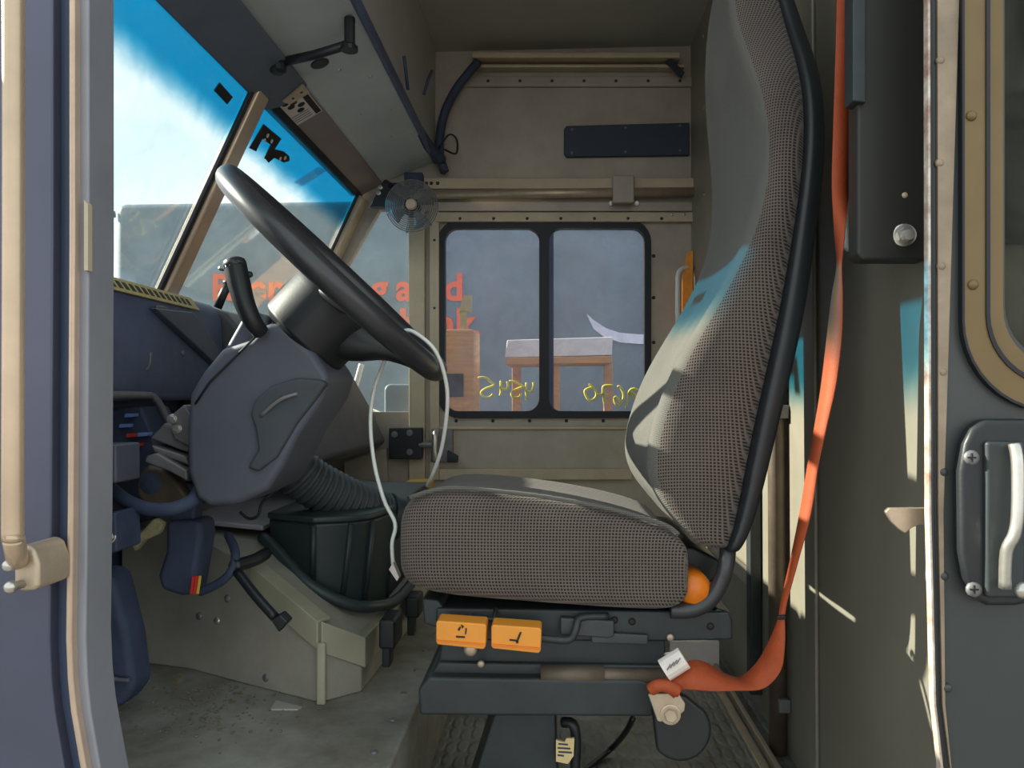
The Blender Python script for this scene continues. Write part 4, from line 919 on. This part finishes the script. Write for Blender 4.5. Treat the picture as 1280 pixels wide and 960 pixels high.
def letter(ch,px,base,size,Yv=YV):
    cu=bpy.data.curves.new('glyph','FONT'); cu.body=ch; cu.size=size; cu.extrude=.003; cu.offset=.006*size/.2
    ob=bpy.data.objects.new('glyph',cu); C.objects.link(ob)
    bpy.context.view_layer.update()
    me=bpy.data.meshes.new_from_object(ob.evaluated_get(bpy.context.evaluated_depsgraph_get()))
    bpy.data.objects.remove(ob); bpy.data.curves.remove(cu)
    p=P(px,base,Yv-.003)
    mnx=min(v.co.x for v in me.vertices)
    me.transform(Matrix.Translation(p)@Matrix.Rotation(math.radians(90),4,'X')@Matrix.Translation((-mnx,0,0)))
    me.transform(Matrix.Translation(-van.location)); me.materials.append(M['letter'])
    o=bpy.data.objects.new('letter',me); C.objects.link(o); o.parent=van
    return o
for ch,px in (('R',266),('e',312),('r',336),('g',463),('a',495),('n',527),('d',556)): letter(ch,px,375,.225)
for ch,px in (('n',545),('k',571),('.',591),('h',500)): letter(ch,px,420,.235)
sm=[(733,392),(742,400),(757,410),(775,416),(800,418),(840,416),(840,428),(800,430),(775,428),(755,421),(742,411)]
bm=new_bm(); a_px(bm,sm,YV-.006,YV-.001); part('curved_mark',bm,M['smile'],van,label='white curved stroke on the van side')
# shelf and cabinet added to build up a reflection in the far window
YK=3.75
rk=thing('reflection_shelf','plywood shelf with a white cover added for a reflection in the far window','shelf',(P(700,455,YK).x,YK+.15,ZG))
bm=new_bm(); a_px(bm,[(632,456),(765,454),(765,445),(632,447)],YK,YK+.35); part('shelf_board',bm,M['wood'],rk,bevel=.004)
bm=new_bm(); a_px(bm,[(631,447),(765,444),(766,421),(634,425)],YK+.01,YK+.34); part('shelf_cover',bm,M['whitepaint'],rk,bevel=.004,label='white cover')
for px,yy in ((688,YK+.02),(640,YK+.25),(755,YK+.25)):
    a_=P(px,455,yy); bm=new_bm(); a_box(bm,a_.x,a_.x+.045,yy,yy+.045,ZG,a_.z); part('leg',bm,M['wood'],rk,bevel=.003)
cbx=thing('reflection_cabinet','tall tan cabinet with a black opening added for a reflection in the far window','cabinet',(P(572,500,3.5).x,3.65,ZG))  # added cabinet, stands in for a reflection in the glass
a0=P(548,412,3.5); a1=P(592,412,3.5); bm=new_bm(); a_box(bm,a0.x,a1.x,3.5,3.8,ZG,a0.z); part('carcass',bm,M['wood'],cbx,bevel=.004)
bm=new_bm(); a_px(bm,[(553,496),(579,496),(579,467),(553,467)],3.49,3.502); part('opening',bm,M['print'],cbx,bevel=.003)
bm=new_bm(); a_px(bm,[(573,392),(580,388),(589,391),(589,369),(579,369)],3.52,3.56); a_=P(575,392,3.52); a_box(bm,a_.x,a_.x+.03,3.52,3.56,a0.z,a_.z+.01); part('top_bracket',bm,M['vinyl_sticker'],cbx)
sm_=thing('side_mirror','rounded dark side mirror outside the quarter window','mirror',P(494,520,3.15))
bm=new_bm(); a_px(bm,rrect(480,480,516,540,8),3.12,3.2); part('mirror_housing',bm,M['vanblue'],sm_,bevel=.01)
bm=new_bm(); a_tube(bm,[P(446,512,3.1),P(443,490,3.1),P(448,470,3.1),P(452,455,3.1)],.012,10,smooth_n=4); a_tube(bm,[P(445,505,3.1),P(480,520,3.14),P(500,530,3.0)],.01,8); part('mirror_arm',bm,M['white'],sm_,smooth=True)

# ------------------------------------------------------------------ light, world, camera
su=bpy.data.lights.new('sun','SUN'); su.energy=8.5; su.angle=math.radians(.6); su.color=(1,.92,.76)
so=bpy.data.objects.new('sun',su); C.objects.link(so)
so.rotation_euler=Vector((1,-.22,-.49)).to_track_quat('-Z','Y').to_euler()
so.location=(-6,3,5)
w=bpy.data.worlds.new('sky'); SC.world=w; w.use_nodes=True
nt=w.node_tree; N=nt.nodes; L=nt.links; bg=N['Background']
tc=N.new('ShaderNodeTexCoord'); mp=N.new('ShaderNodeMapping'); mp.inputs['Scale'].default_value=(1,1,2.2); L.new(tc.outputs['Generated'],mp.inputs[0])
nz=N.new('ShaderNodeTexNoise'); nz.inputs['Scale'].default_value=2.6; nz.inputs['Detail'].default_value=8; nz.inputs['Roughness'].default_value=.55; nz.inputs['Distortion'].default_value=.6; L.new(mp.outputs[0],nz.inputs['Vector'])
rp=N.new('ShaderNodeValToRGB'); rp.color_ramp.elements[0].position=.42; rp.color_ramp.elements[0].color=(.62,.80,.82,1); rp.color_ramp.elements[1].position=.62; rp.color_ramp.elements[1].color=(.95,.95,.95,1)
L.new(nz.outputs['Fac'],rp.inputs[0])
sz=N.new('ShaderNodeSeparateXYZ'); L.new(tc.outputs['Generated'],sz.inputs[0])
hz=N.new('ShaderNodeMapRange'); hz.inputs[1].default_value=.05; hz.inputs[2].default_value=.33; L.new(sz.outputs[2],hz.inputs[0])
hm=N.new('ShaderNodeMix'); hm.data_type='RGBA'; hm.inputs[6].default_value=(1,1,1,1); L.new(hz.outputs[0],hm.inputs[0]); L.new(rp.outputs[0],hm.inputs[7]); L.new(hm.outputs[2],bg.inputs[0]); bg.inputs[1].default_value=1.0

cd=bpy.data.cameras.new('camera'); cd.sensor_width=36; cd.lens=F/1280*36; cd.clip_start=.02
co=bpy.data.objects.new('camera',cd); C.objects.link(co); co.location=(0,0,ZC); co.rotation_euler=CAM_ROT; SC.camera=co
vs=SC.view_settings; SC.display_settings.display_device='sRGB'; vs.view_transform='Standard'; vs.look='None'; vs.gamma=1; vs.use_curve_mapping=False; vs.exposure=.75
SC.cycles.transparent_max_bounces=24; SC.cycles.max_bounces=10; SC.cycles.diffuse_bounces=8
SC.cycles.use_denoising=True
